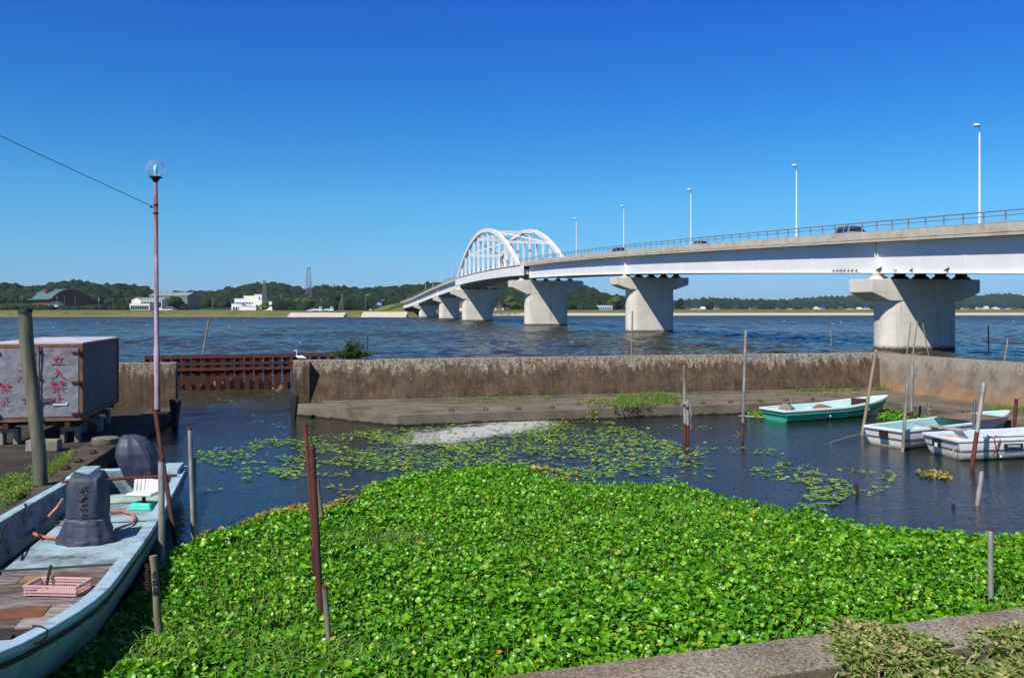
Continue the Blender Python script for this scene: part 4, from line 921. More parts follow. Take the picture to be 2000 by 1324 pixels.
m_matbase = simple('dark_mat_underlay', lin(.018, .035, .008), .9, 0, .6, 12, .6, lin(.05, .04, .015))
m_pad = leaf_mat('floating_lily_pads', [(0, lin(.08, .20, .02)), (.5, lin(.15, .32, .03)), (.85, lin(.26, .38, .05)), (1.0, lin(.42, .40, .07))], .4, .08, None, .35)
m_flower = simple('yellow_flower_petals', lin(.85, .55, .02), .5, 0, .1, 20, 0)
m_weed = leaf_mat('weed_leaves', [(0, lin(.06, .16, .015)), (.6, lin(.12, .28, .02)), (1, lin(.24, .36, .05))], .5, .3)
m_bush = leaf_mat('bush_leaves', [(0, lin(.03, .09, .015)), (.6, lin(.07, .17, .02)), (1, lin(.13, .25, .04))], .4, .3)
m_wilt = leaf_mat('wilted_plant_heap', [(0, lin(.07, .12, .02)), (.4, lin(.15, .21, .04)), (.75, lin(.25, .31, .07)), (.93, lin(.36, .32, .12)), (1, lin(.40, .30, .14))], .6, .15)
m_straw = leaf_mat('dry_stalks', [(0, lin(.20, .14, .07)), (1, lin(.42, .34, .18))], .7, .1)
def mul(nm, parts, mats, label=None, cat=None, kind='stuff', parent=None):
    VV, FF, MI, o = [], [], [], 0
    for v, f, mi in parts: VV.append(v); FF.append(f + o); MI.append(np.full(len(f), mi)); o += len(v)
    ob = np_mesh(nm, np.concatenate(VV), np.concatenate(FF), mats, parent, smooth=True, mi=np.concatenate(MI))
    if label: tag(ob, label, cat, kind=kind)
    return ob
def vnoise(x, y, s, seed=0.0): return np.array([noise.noise(Vector((a * s, b * s, seed))) for a, b in zip(x, y)])
def sheet(poly, z, cell=.3, jit=.02):          # triangulated fan-free sheet made of small cells inside the polygon
    px = [p[0] for p in poly]; py = [p[1] for p in poly]; xs_ = np.arange(min(px), max(px), cell); ys_ = np.arange(min(py), max(py), cell)
    X, Y = np.meshgrid(xs_, ys_, indexing='ij'); m = inpoly(X + cell / 2, Y + cell / 2, poly); n1, n2 = X.shape
    V = np.stack([X, Y, np.full_like(X, z) + rng.uniform(-jit, jit, X.shape)], -1).reshape(-1, 3)
    ii, jj = np.nonzero(m); ii = ii.clip(0, n1 - 2); jj = jj.clip(0, n2 - 2); a = ii * n2 + jj
    return V, np.concatenate([np.stack([a, a + n2, a + n2 + 1], 1), np.stack([a, a + n2 + 1, a + 1], 1)])
# ============================================================ WATER PLANTS
HP = [(60, 1324), (150, 1250), (235, 1190), (300, 1130), (335, 1088), (375, 1062), (440, 1045), (500, 1022), (560, 1003), (620, 1008), (690, 988), (705, 962), (745, 946), (830, 928), (900, 922), (950, 916), (1040, 926), (1100, 947), (1200, 952), (1340, 953), (1420, 978), (1500, 992), (1600, 1013), (1680, 1038), (1760, 1052), (1850, 1044), (1930, 1053), (2000, 1048), (2150, 1052), (2300, 1046), (2420, 1060)]
hpoly = wpoly(HP, .12) + [(10.6, K(10.6) + .02), (-5.9, K(-5.9) + .02), (-5.2, 7.0)]
NH = 100000
pts = scatter(hpoly, NH); x, y = pts[:, 0], pts[:, 1]
ed = vnoise(x, y, .5, 2.0)
hgt = .10 + .10 * (vnoise(x, y, .45, 9.) + .5) + .07 * vnoise(x, y, 1.7, 4.)
z = hgt + rng.uniform(-.07, .09, NH); tv, tf = round_leaf(7, .24)
rad = rng.uniform(.021, .043, NH) * (1 + .25 * vnoise(x, y, .35, 21.)); tilt = np.abs(rng.normal(0, .85, NH)).clip(0, 1.5)
V1, F1 = stamp(tv, tf, np.stack([x, y, z], 1), rad, rng.uniform(0, 6.28, NH), tilt, rng.normal(0, .25, NH))
sv = np.array([(.05, 0, 0), (-.03, .04, 0), (-.03, -.04, 0), (.03, .25, 1), (-.02, .28, 1), (-.02, .22, 1)]); sf = np.array([(0, 1, 4), (0, 4, 3), (1, 2, 5), (1, 5, 4), (2, 0, 3), (2, 3, 5)])
ns = 14000; q = scatter(hpoly, ns); V2, F2 = stamp(sv, sf, np.stack([q[:, 0], q[:, 1], np.full(ns, .01)], 1), rng.uniform(.12, .24, ns), rng.uniform(0, 6.28, ns), rng.uniform(-.35, .35, ns))
bv, bf = blade(); nb = 2200
c_ = np.array([(W(a, b, .1).x, W(a, b, .1).y) for a, b in ((330, 1290), (260, 1300), (700, 1300), (640, 1290), (720, 1065), (790, 1060), (560, 1300))]); k = rng.integers(0, len(c_), nb)
q = c_[k] + rng.normal(0, .32, (nb, 2)); m = inpoly(q[:, 0], q[:, 1], hpoly); q = q[m]; nb = len(q)
V3, F3 = stamp(bv, bf, np.stack([q[:, 0], q[:, 1], rng.uniform(.14, .24, nb)], 1), rng.uniform(.08, .16, nb), rng.uniform(0, 6.28, nb), rng.uniform(-1.5, -.5, nb))
SV, SF = sheet(hpoly, .03, .25)  # dark sheet added under the leaves to hide the water's blue reflection
mul('water_hyacinth', [(V1, F1, 0), (V2, F2, 1), (V3, F3, 1), (SV, SF, 2)], [m_hy, m_stem, m_matbase], 'dense bright green carpet of water hyacinth filling the near part of the basin', 'water plants')
def small_patch(poly_px, n, label, r=(.028, .05), z0=0.0, mats=None, zh=.1):
    pl = wpoly(poly_px, z0); q = scatter(pl, n); nn = len(q)
    a = stamp(tv, tf, np.stack([q[:, 0], q[:, 1], z0 + rng.uniform(.02, zh, nn)], 1), rng.uniform(*r, nn), rng.uniform(0, 6.28, nn), np.abs(rng.normal(0, .6, nn)))
    return mul('water_hyacinth', [(*a, 0)], mats or [m_hy], label, 'water plants')
small_patch([(1452, 806), (1490, 797), (1500, 812), (1475, 816)], 260, 'small green tuft of floating plants at the stern of the green skiff')
small_patch([(1712, 822), (1722, 798), (1760, 792), (1800, 806), (1828, 818), (1790, 826)], 900, 'green floating plants wedged between the green skiff bow and the apron corner')
m_yel = leaf_mat('yellowing_water_plants', [(0, lin(.12, .16, .03)), (.5, lin(.30, .28, .05)), (1, lin(.5, .33, .08))], .5, .2)
small_patch([(1788, 923), (1830, 921), (1862, 930), (1858, 938), (1800, 933)], 150, 'yellowing clump of water plants adrift below the white skiffs', mats=[m_yel], zh=.05)
# yellow and brown litter along the rim of the carpet
rim = [(380, 1055), (400, 1040), (450, 1030), (520, 1000), (580, 985), (640, 985), (690, 968), (640, 1000), (560, 1008), (500, 1028), (440, 1050), (390, 1066)]
p1 = wpoly(rim, .02); q = scatter(p1, 1500); n1 = len(q)
a1 = stamp(tv * np.array([1, 1, .5]), tf, np.stack([q[:, 0], q[:, 1], rng.uniform(.01, .06, n1)], 1), rng.uniform(.02, .05, n1), rng.uniform(0, 6.28, n1), rng.uniform(0, .7, n1))
p2 = wpoly([(930, 925), (960, 908), (1040, 912), (1100, 930), (1130, 950), (1060, 940), (990, 925)], .05); q = scatter(p2, 700); q = q[vnoise(q[:, 0], q[:, 1], 1.8, 2.) > -.05]; n2 = len(q)
a2 = stamp(tv, tf, np.stack([q[:, 0], q[:, 1], rng.uniform(.03, .16, n2)], 1), rng.uniform(.03, .055, n2), rng.uniform(0, 6.28, n2), rng.uniform(0, 1.0, n2))
p3 = wpoly([(690, 968), (740, 948), (745, 960), (712, 985), (700, 990)], .05); q = scatter(p3, 200); n3 = len(q); a3 = stamp(bv, bf, np.stack([q[:, 0], q[:, 1], np.full(n3, .05)], 1), rng.uniform(.15, .3, n3), rng.uniform(0, 6.28, n3), rng.uniform(-1.9, -1.3, n3))
b1 = sheet(wpoly([(378, 1062), (390, 1040), (440, 1030), (520, 1004), (520, 1018), (440, 1048)], .02), .012, .1, .004)
mul('plant_litter', [(*a1, 0), (*a2, 0), (*a3, 1), (*b1, 2)], [m_yel, m_straw, simple('brown_litter', lin(.10, .06, .03), .9, 0, .5, 20, .4)], 'yellow and brown withered plants along the outer rim of the hyacinth carpet', 'water plants')
# lily pads
tvp, tfp = round_leaf(9, .03, -.25)
def pads(region, n, thr, seed, r=(.06, .12), ns=.55):
    pl = wpoly(region); q = scatter(pl, n); nz = vnoise(q[:, 0], q[:, 1], ns, seed) + .5 * vnoise(q[:, 0], q[:, 1], ns * 3.2, seed + 5); q = q[nz > thr]; return q
main = [(380, 905), (430, 872), (560, 853), (640, 846), (700, 838), (850, 832), (1050, 822), (1190, 824), (1330, 868), (1340, 905), (1220, 938), (1100, 946), (950, 918), (830, 928), (740, 948), (690, 980), (640, 962), (560, 930), (430, 920)]
Q = [pads([(800, 838), (1050, 822), (1190, 824), (1330, 868), (1300, 915), (1120, 944), (950, 916), (850, 915), (760, 880)], 3600, -.18, 1.), pads(main, 4600, .02, 3., ns=.8), pads([(560, 858), (800, 835), (960, 850), (900, 905), (760, 925), (600, 900)], 2000, .02, 31.), pads([(1380, 870), (1500, 878), (1640, 895), (1760, 925), (1740, 950), (1640, 1000), (1520, 985), (1420, 960)], 900, .22, 7.), pads([(1540, 935), (1640, 935), (1680, 960), (1610, 1000), (1545, 985)], 420, .02, 17.),
     pads([(285, 905), (330, 892), (350, 930), (340, 965), (290, 950)], 260, -.05, 5.), pads([(380, 880), (560, 850), (600, 900), (560, 960), (400, 960)], 800, .16, 8.), pads([(1150, 900), (1400, 870), (1420, 960), (1150, 945)], 800, .16, 12.), pads([(1500, 820), (1250, 835), (1250, 860), (1420, 870)], 140, .2, 14.)]
Q = np.concatenate(Q); fm = wpoly([(800, 866), (812, 846), (900, 832), (1000, 822), (1050, 820), (1040, 838), (1010, 846), (985, 858), (900, 866)]); Q = Q[~(inpoly(Q[:, 0], Q[:, 1], fm) & (rng.uniform(0, 1, len(Q)) < .88))]; n = len(Q)
PV, PF = stamp(tvp, tfp, np.stack([Q[:, 0], Q[:, 1], rng.uniform(.012, .035, n)], 1), rng.uniform(.025, .066, n), rng.uniform(0, 6.28, n), rng.normal(0, .12, n))
fi = rng.choice(n, 190, replace=False); fl = Q[fi]; nf = len(fl)
iv, if_ = ico(1); FV, FF_ = stamp(iv * np.array([1, 1, .7]), if_, np.stack([fl[:, 0], fl[:, 1], np.full(nf, .075)], 1), rng.uniform(.012, .024, nf), rng.uniform(0, 6.28, nf), np.zeros(nf))
SV_, SF_ = stamp(sv, sf, np.stack([fl[:, 0], fl[:, 1], np.full(nf, .0)], 1), np.full(nf, .07), np.zeros(nf), np.zeros(nf))
mul('lily_pads', [(PV, PF, 0), (FV, FF_, 1), (SV_, SF_, 0)], [m_pad, m_flower], 'floating lily pads with small yellow flowers spread over the middle of the basin', 'water plants')
# foam
def foam_mat(kind):
    t = NT('white_foam_' + kind); e = t.n('Attribute', attribute_name='dens').outputs['Fac']
    if kind == 'scum':
        f = t.math('ADD', t.math('MULTIPLY', t.noise(1.6, 8, .75, st=(1, 1.5, 1)), 1.4), t.math('MULTIPLY', t.noise(10, 5, .7), .35))
        f = t.ramp(t.math('ADD', f, t.math('MULTIPLY', t.math('SUBTRACT', e, .56), .85)), [(.76, 0), (1.08, .92)])
    else:
        f = t.math('ADD', t.noise(7, 4, .7), t.math('MULTIPLY', t.noise(1.1, 3, .6), .35)); f = t.ramp(t.math('ADD', f, t.math('MULTIPLY', t.math('SUBTRACT', e, 1.0), .3)), [(.74, 0), (.78, .85)])
    p = t.n('BsdfPrincipled', {'Base Color': sr(176, 176, 170), 'Roughness': .9}); tr = t.n('BsdfTransparent')
    m = t.n('MixShader', {0: f, 1: tr.outputs[0], 2: p.outputs[0]}); t.t.links.new(m.outputs[0], t.out.inputs['Surface']); return t.mat
m_scum = foam_mat('scum'); m_fleck = foam_mat('flecks')
def foam(region, spine, wdt, label, cell=.08, m_foam=None):
    pl = wpoly(region); V, Fc = sheet(pl, .009, cell, .0); sp = np.array(wpoly(spine)); d = np.full(len(V), 1e9)
    for i in range(len(sp) - 1):
        a, b = sp[i], sp[i + 1]; ab = b - a; t_ = np.clip(((V[:, :2] - a) @ ab) / (ab @ ab), 0, 1); d = np.minimum(d, np.linalg.norm(V[:, :2] - (a + t_[:, None] * ab), axis=1))
    o = np_mesh('foam', V, Fc, m_foam or m_fleck, smooth=True); at = o.data.attributes.new('dens', 'FLOAT', 'POINT'); at.data.foreach_set('value', np.clip(1 - d / wdt, 0, 1).astype(np.float32)); tag(o, label, 'foam', kind='stuff')
foam([(770, 875), (800, 838), (900, 822), (1100, 815), (1100, 835), (1060, 850), (1050, 875), (900, 885)], [(835, 856), (880, 849), (935, 843), (985, 836), (1030, 828)], 2.3, 'pale foam scum collected along the edge of the lily pads', .08, m_scum)
foam([(1440, 822), (1440, 800), (1500, 800), (1530, 830)], [(1450, 812), (1490, 815)], .35, 'small streak of foam at the stern of the green skiff', .08, m_scum)
foam([(440, 850), (480, 790), (560, 820), (700, 842), (860, 838), (860, 862), (700, 862), (560, 860)], [(497, 810), (500, 822), (540, 832), (580, 842), (660, 848), (760, 850), (850, 846)], .75, 'thin broken line of foam flecks drifting in from the channel', .05)
foam([(340, 800), (420, 765), (560, 760), (560, 800), (420, 815)], [(430, 780), (470, 786), (500, 796)], .8, 'foam flecks on the ripples inside the channel mouth', .05)
# whitecaps out on the lake: tiny crests of foam
cv, cf = ico(1); nc = 110; cx = rng.uniform(-420, 420, nc * 3); cY = rng.uniform(45, 380, nc * 3); m = np.abs(cx) < cY * .6; cx = cx[m]; cY = cY[m]; nc = len(cx)
CV, CF = stamp(cv * np.array([1.0, .3, .22]), cf, np.stack([cx, cY, rng.uniform(.05, .15, nc)], 1), rng.uniform(.07, .2, nc) * (.7 + cY / 250), rng.uniform(-.3, .3, nc), np.zeros(nc))
mul('whitecaps', [(CV, CF, 0)], [simple('crest_foam', sr(200, 204, 206), .8)], 'small white wave crests scattered over the open lake', 'foam')
# ---- weeds on aprons
pv, pf = pointed_leaf()
def weeds(name, region, n, h, label, mats, z0=QZ, leaf=(.03, .07), blades=.3, cl=.9, cat='weeds', hang=0):
    pl = wpoly(region, z0); q = scatter(pl, n); nz = vnoise(q[:, 0], q[:, 1], 2.2, hash(name + label) % 50 * 1.7); q = q[nz > -cl * .35]; nn = len(q); nb_ = int(nn * blades)
    hh = h * (.5 + .9 * np.clip(vnoise(q[:, 0], q[:, 1], 1.6, 3.3) + .4, 0, 1))
    a = stamp(pv, pf, np.stack([q[:, 0], q[:, 1], z0 + rng.uniform(0, 1, nn) * hh], 1), rng.uniform(*leaf, nn), rng.uniform(0, 6.28, nn), rng.uniform(-.5, .9, nn))
    ps = [(*a, 0)]
    if nb_: b = stamp(bv, bf, np.stack([q[:nb_, 0], q[:nb_, 1], np.full(nb_, z0 - .01)], 1), rng.uniform(.4, 1.0, nb_) * h, rng.uniform(0, 6.28, nb_), rng.uniform(-1.0, .4, nb_)); ps.append((*b, 1 if len(mats) > 1 else 0))
    return mul(name, ps, mats, label, cat)
weeds('weeds', [(875, 789), (880, 780), (1085, 776), (1085, 786)], 1100, .12, 'low green weeds along the foot of the breakwater left of its middle', [m_weed])
weeds('weeds', [(1190, 798), (1210, 776), (1290, 770), (1330, 780), (1325, 790), (1240, 797)], 3600, .20, 'bright green weed patch on the apron in front of the breakwater middle', [m_weed])
weeds('weeds', [(1300, 782), (1320, 764), (1440, 766), (1440, 774), (1340, 784)], 900, .14, 'sparse weeds at the wall foot behind the twin pipes', [m_weed], cl=.2)
weeds('wilted_weeds', [(1118, 790), (1160, 778), (1220, 782), (1250, 796), (1180, 802)], 2200, .09, 'yellowish heap of pulled water plants on the apron edge', [m_wilt], blades=.1)
weeds('weeds', [(1555, 766), (1560, 752), (1600, 752), (1660, 752), (1680, 764)], 1300, .30, 'tall weeds at the wall foot behind the green skiff', [m_weed])
weeds('wilted_weeds', [(1508, 774), (1520, 766), (1640, 763), (1700, 766), (1650, 775)], 1500, .07, 'pale dried weeds and brown stalks on the apron behind the green skiff', [m_wilt, m_straw], blades=.6)
weeds('weeds', [(1708, 764), (1712, 754), (1742, 752), (1742, 764)], 700, .24, 'green tuft in the inner corner of the breakwater', [m_weed])
weeds('weeds', [(1920, 802), (1925, 790), (2010, 798), (2010, 812)], 900, .16, 'green weeds at the foot of the right breakwater arm', [m_weed])
weeds('weeds', [(0, 1000), (0, 935), (60, 915), (120, 895), (145, 880), (140, 900), (80, 940), (40, 975)], 2300, .11, 'grass and weeds along the quay behind the timber mooring post', [m_weed, m_wilt], blades=.5)
# hanging strand from the apron edge
a = W(1155, 800, QZ); n = 260; P_ = np.stack([a.x + rng.normal(0, .12, n), a.y - .03 + rng.normal(0, .03, n), QZ - np.abs(rng.normal(0, .17, n))], 1)
mul('hanging_weeds', [(*stamp(pv, pf, P_, rng.uniform(.04, .08, n), rng.uniform(0, 6.28, n), rng.uniform(-1.6, -.6, n)), 0)], [m_wilt], 'withered strand of plants hanging over the apron edge to the water', 'weeds')
# heap of pulled plants on the near kerb
def heap(region, zf, n, label, hmax, sz=(.03, .065)):
    pl = wpoly(region, .68); q = scatter(pl, n) + rng.normal(0, .055, (n, 2)); q = q[vnoise(q[:, 0], q[:, 1], 4.5, 8.) > -.28]; nn = len(q); kb = K(q[:, 0]); onk = (q[:, 1] > kb - .68); base = np.where(onk, .70, .58)
    base = np.where((q[:, 1] > kb - .80) & ~onk, .64, base)
    c = np.mean(np.array(pl), 0); hh = hmax * np.clip(.35 + vnoise(q[:, 0], q[:, 1], 2.6, 6.) + .3, .1, 1.2)
    P_ = np.stack([q[:, 0], q[:, 1], base + rng.uniform(0, 1, nn) ** .6 * hh], 1); nb_ = nn // 3
    a = stamp(pv, pf, P_, rng.uniform(*sz, nn) * 1.3, rng.uniform(0, 6.28, nn), rng.uniform(-.7, .8, nn), rng.normal(0, .5, nn))
    b = stamp(bv, bf, P_[:nb_] - np.array([0, 0, .01]), rng.uniform(.06, .15, nb_), rng.uniform(0, 6.28, nb_), rng.uniform(-1.9, -1.0, nb_))
    c2 = stamp(bv, bf, P_[nb_:nb_ + nb_ // 2], rng.uniform(.06, .15, nb_ // 2), rng.uniform(0, 6.28, nb_ // 2), rng.uniform(-1.9, -1.0, nb_ // 2))
    mul('plant_heap', [(*a, 0), (*b, 1), (*c2, 2)], [m_wilt, m_stem, m_straw], label, 'plant heap')
heap([(1625, 1232), (1650, 1222), (1695, 1222), (1730, 1236), (1800, 1252), (1855, 1272), (1900, 1300), (2040, 1320), (2060, 1440), (1690, 1440), (1672, 1340), (1640, 1275)], .6, 11000, 'heap of wilted water plants thrown over the near kerb', .04)
heap([(1905, 1262), (1935, 1240), (1990, 1238), (2060, 1228), (2080, 1330), (1990, 1320), (1930, 1290)], .6, 4200, 'second heap of drying plants at the right edge behind the near kerb', .035)
# bush on the breakwater
bp = A(686, 704, 31.4); bush = empty('bush', (bp.x, 31.35, WZ)); random.seed(5)
mb = MB(); BL = []
for k in range(60):
    a = random.uniform(0, 6.28); tall = random.random(); hgt_ = .35 + .42 * tall if k < 34 else random.uniform(.14, .34); sp = .5 if k < 34 else .62
    ox = random.gauss(.0, sp * .5) if k < 34 else random.uniform(-.78, .82); e = Vector((ox + random.gauss(0, .08), random.gauss(0, .15), hgt_)); s0 = Vector((ox * .4, random.gauss(0, .06), 0)); mid = (s0 + e) / 2 + Vector((0, 0, .05))
    mb.path([s0, mid, e], [.012, .008, .004], 5)
    for j in range(60): u = random.random() ** .6; p = s0.lerp(e, u) + Vector((random.gauss(0, .05), random.gauss(0, .05), random.gauss(0, .035))); BL.append(p[:])
mb.build('stem', m_oldwood, bush); BL = np.array(BL); BL[:, 2] = BL[:, 2].clip(.02); nl = len(BL)
mul('foliage', [(*stamp(pv, pf, BL, rng.uniform(.05, .095, nl), rng.uniform(0, 6.28, nl), rng.uniform(-.6, .8, nl)), 0)], [m_bush], parent=bush); tag(bush, 'green leafy bush growing on top of the breakwater right of the egret', 'bush')
# little plant beside the fender and on the apron
weeds('weeds', [(672, 793), (676, 789), (684, 789), (684, 794)], 60, .10, 'single small green tuft on the apron near the left end', [m_weed], cl=3)

# ============================================================ EGRET
eg = A(586, 704.5, 30.45); er = empty('egret', (eg.x, 30.45, WZ + .004))
def ez(x, y, dy=0): p = A(300 + x / 4.348, 640 + y / 4.348, 30.45); return (p.x - eg.x, dy, p.z - eg.z)
mb = MB(); mb.path([ez(1197, 198), ez(1206, 195), ez(1214, 198), ez(1219, 208), ez(1218, 218), ez(1213, 229), ez(1213, 240), ez(1220, 248), ez(1232, 250), ez(1246, 250), ez(1262, 251), ez(1278, 256), ez(1290, 260), ez(1301, 263)],
        [.008, .018, .021, .015, .0125, .013, .019, .034, .052, .066, .066, .048, .026, .006], 12, sq=(.85, 1), up=(0, 1, 0))
mb.tube(ez(1247, 262, -.02), ez(1250, 272, -.02), .007, .005); mb.tube(ez(1250, 272, -.02), ez(1251, 282, -.02), .005); mb.tube(ez(1257, 262, .02), ez(1258, 272, .02), .007, .005); mb.tube(ez(1258, 272, .02), ez(1256, 282, .02), .005)
o = mb.build('body', [m_egret, m_leg], er)
for p in o.data.polygons:
    if p.center.z < .062: p.material_index = 1
mb = MB(); mb.path([ez(1200, 197), ez(1188, 200), ez(1173, 203)], [.009, .006, .001], 8); mb.build('bill', m_bill, er)
mb = MB(); mb.ball(ez(1206, 195, -.017), .003, 6, 5); mb.build('eye', m_leg, er); tag(er, 'white egret standing on the end of the breakwater facing left', 'egret')

# ============================================================ RUSTY SHEET PILE FENCE across the channel
f0 = A(288, 693, 38.0); f1 = A(648, 693, 40.2); FZ = 1.6; fd = Vector((f1.x - f0.x, f1.y - f0.y, 0)); FL = fd.length; fr_ = empty('steel_pile_screen', (f0.x, f0.y, 0), math.atan2(fd.y, fd.x))
npile = 19
for i in range(npile + 1):
    xx = FL * i / npile; mb = MB(); w = .20
    mb.box((xx, -.10, .2), (w, .03, 2 * FZ - .4)); mb.box((xx, .10, .2), (w, .03, 2 * FZ - .4)); mb.box((xx, 0, .2), (.03, .17, 2 * FZ - .4)); mb.build('pile', m_rust if i % 3 else m_rust_dark, fr_, smooth=False)
    mb = MB(); mb.box((xx + .16, 1.0, 0), (.2, .2, 2 * FZ - .1)); mb.build('rear_pile', m_rust_dark, fr_, smooth=False)
mb = MB(); mb.box((FL / 2, -.19, .98), (FL + .2, .12, .13)); mb.build('waler', m_rust, fr_, smooth=False)
mb = MB(); mb.box((FL / 2, -.20, 1.20), (FL * .72, .10, .10)); mb.build('waler', m_rust_dark, fr_, smooth=False)
mb = MB(); mb.box((FL / 2, -.17, FZ - .1), (FL + .2, .08, .10)); mb.build('waler', m_rust, fr_, smooth=False)
mb = MB(); mb.box((FL / 2, .9, FZ - .12), (FL, .1, .12)); mb.box((FL / 2, .88, .9), (FL, .1, .14)); mb.build('waler', m_rust_dark, fr_, smooth=False)
mb = MB(); st = .14; nn = int(FL / st)
for i in range(-11, nn):
    for s_ in (0, 1):
        a, b = i * st, i * st + 1.5
        if s_: a, b = b, a
        p0 = Vector((a, -.135, .08)); p1 = Vector((b, -.135, FZ - .05)); lo_, hi_ = min(a, b), max(a, b)
        if lo_ < 0 or hi_ > FL: continue
        mb.tube(p0, p1, .0055, n=3)
mb.build('wire_mesh', m_rust_dark, fr_); tag(fr_, 'rusty brown steel pile fence with wire mesh standing in the channel mouth', 'fence')
m_rock = simple('pale_crusted_stone', sr(170, 164, 124), .9, 0, .4, 14, .6, sr(84, 82, 40))
for px_, py_ in ((370, 752), (388, 748), (429, 748), (447, 743), (466, 744), (489, 746), (505, 746), (522, 748), (545, 750)):
    p = A(px_, py_, 39.6); mb = MB(); mb.ball((0, 0, -.1), .2, 10, 8, jit=.8, sc=(1.1, .8, 1.1)); mb.ball((.12, .02, -.2), .18, 9, 7, jit=.8); mb.ball((-.1, 0, -.3), .22, 9, 7, jit=.8); o = mb.build('rubble_stone', m_rock); o.location = p
    tag(o, 'pale crusted stone piled behind the rusty fence at the waterline', 'stone', 'pale stones behind the rusty fence')

# ============================================================ GLOBE LAMP
lp = W(307, 806, QZ); gl = empty('globe_lamp', lp.to_tuple()); top = A(304, 356, lp.y); tx, tz = top.x - lp.x, top.z - QZ
m_pole = simple('peeling_pink_grey_paint', sr(168, 150, 162), .6, .1, .3, 5, .15, sr(140, 74, 56), st=(1, 1, .4), lo=.48, hi=.6)
def lpp(u): return (tx * u, 0, tz * u)
mb = MB(); mb.path([lpp(0), lpp(.28), lpp(.285), lpp(1)], [.095, .09, .075, .06], 14); mb.build('pole', m_pole, gl)
mb = MB(); mb.lathe((tx, 0, tz), [(.06, -.02), (.07, .02), (.12, .10), (.185, .14), (.19, .17), (.05, .17)], 16); mb.build('collar', m_black, gl)
gr_ = .29; gc = (tx, 0, tz + .17 + gr_ * .82)
t = NT('clear_globe_plastic'); fr = t.math('POWER', t.n('LayerWeight', {'Blend': .5}).outputs['Facing'], 3.0); g_ = t.n('BsdfGlossy', {'Roughness': .03, 'Color': (1, 1, 1, 1)}); tr = t.n('BsdfTransparent', {'Color': (.93, .95, .97, 1)}); dfu = t.n('BsdfDiffuse', {'Color': (.8, .85, .9, 1)})
m1 = t.n('MixShader', {0: t.math('ADD', t.math('MULTIPLY', fr, .35), .06), 1: tr.outputs[0], 2: dfu.outputs[0]}); m2 = t.n('MixShader', {0: t.math('ADD', t.math('MULTIPLY', fr, .45), .05), 1: m1.outputs[0], 2: g_.outputs[0]}); t.t.links.new(m2.outputs[0], t.out.inputs['Surface'])
mb = MB(); mb.ball(gc, gr_, 32, 20); globe = mb.build('globe', t.mat, gl)
mb = MB(); mb.lathe((tx, 0, tz + .17), [(.03, 0), (.03, .1), (.055, .16), (.075, .24), (.06, .33), (.0, .38)], 12); mb.build('bulb', simple('pale_green_bulb_glow', sr(190, 255, 232), .15, 0, .02, 1, 0, spec=.8), gl)  # bulb colour lifted to carry a greenish-white glow
mb = MB(); [mb.lathe(lpp(u), [(.065, -.02), (.085, -.02), (.085, .02), (.065, .02)], 10) for u in (.865, .90)]; mb.tube(lpp(.885), (tx - .14, -.02, tz * .892), .02); mb.ball((tx * .89 - .15, -.02, tz * .892), .035, 8, 6); mb.build('cable_bracket', m_black, gl)
mb = MB(); mb.lathe((0, 0, 0), [(.17, 0), (.17, .02), (.10, .03), (.10, .12), (.095, .12)], 12); mb.tube((-.11, -.05, .0), (-.09, -.05, 1.2), .03, mi=0); mb.build('base_sleeve', m_rust, gl); tag(gl, 'tall pole lamp with clear globe and peeling pinkish paint on the quay end', 'lamp')
a = A(297, 403, lp.y); b = A(-260, 112, 21); b = a + (b - a) * 2.4; mb = MB(); pts = []
for i in range(41): u = i / 40; p = a.lerp(b, u); p.z -= math.sin(math.pi * u) * .35; pts.append(p)
pb = MB(); pb.tube((0, 0, 0), (0, 0, b.z - QZ + .6), .16, .11, 12); up_ = empty('utility_pole', (b.x, b.y, QZ - .03)); pb.build('pole', m_gry, up_); pb = MB(); pb.box((0, 0, b.z - QZ), (1.4, .1, .12)); pb.build('crossarm', m_gry, up_, smooth=False); tag(up_, 'grey utility pole carrying the dark cable, left of the old truck box', 'utility pole')
mb.path(pts, .010, 6); tag(mb.build('overhead_cable', m_black), 'thin dark overhead cable sagging from the globe lamp to the left edge', 'cable')

# ============================================================ POLES AND PIPES
def post(name, label, cat, tpx, bpx, rpx, mat, z0=0.0, Yb=None, r1=None, mat2=None, split=0, cap=None, group=None, dY=0.0, n=10, wob=0.0):
    base = W(bpx[0], bpx[1], z0) if Yb is None else A(bpx[0], bpx[1], Yb)
    topp = A(tpx[0], tpx[1], base.y + dY); r = rpx / F * base.y; d = topp - base
    root = empty(name, base.to_tuple()); low = -d.normalized() * .5
    pts = []; rs = []; K_ = 12
    for i in range(K_ + 1):
        u = i / K_; p = d * u + Vector((noise.noise(Vector((u * 3, base.x, 1))), noise.noise(Vector((u * 3, base.x, 7))), 0)) * wob * r; pts.append(p); rs.append((r + ((r1 / F * base.y if r1 else r) - r) * u) * (1 + (noise.noise(Vector((u * 9, base.x, 5))) * .12 if wob else 0)))
    mb = MB()
    if mat2 is not None:
        k = int(split * K_); mb.path([low] + pts[:k + 1], [rs[0]] + rs[:k + 1], n, 0, cap=False); mb.build('lower_rusty_section', mat2, root)
        mb = MB(); mb.path(pts[k:], [q * 1.04 for q in rs[k:]], n); mb.build('shaft', mat, root)
    else:
        mb.path([low] + pts, [rs[0]] + rs, n)
        if cap is None: bpy.data.objects.remove(root); o = mb.build(name, mat); o.location = base; tag(o, label, cat, group); return o
        mb.build('shaft', mat, root)
    if cap is not None:
        mb = MB(); mb.tube(d * .985, d + d.normalized() * .015, rs[-1] * 1.08, rs[-1] * 1.0, 14); mb.build('cap', cap, root)
    return tag(root, label, cat, group)
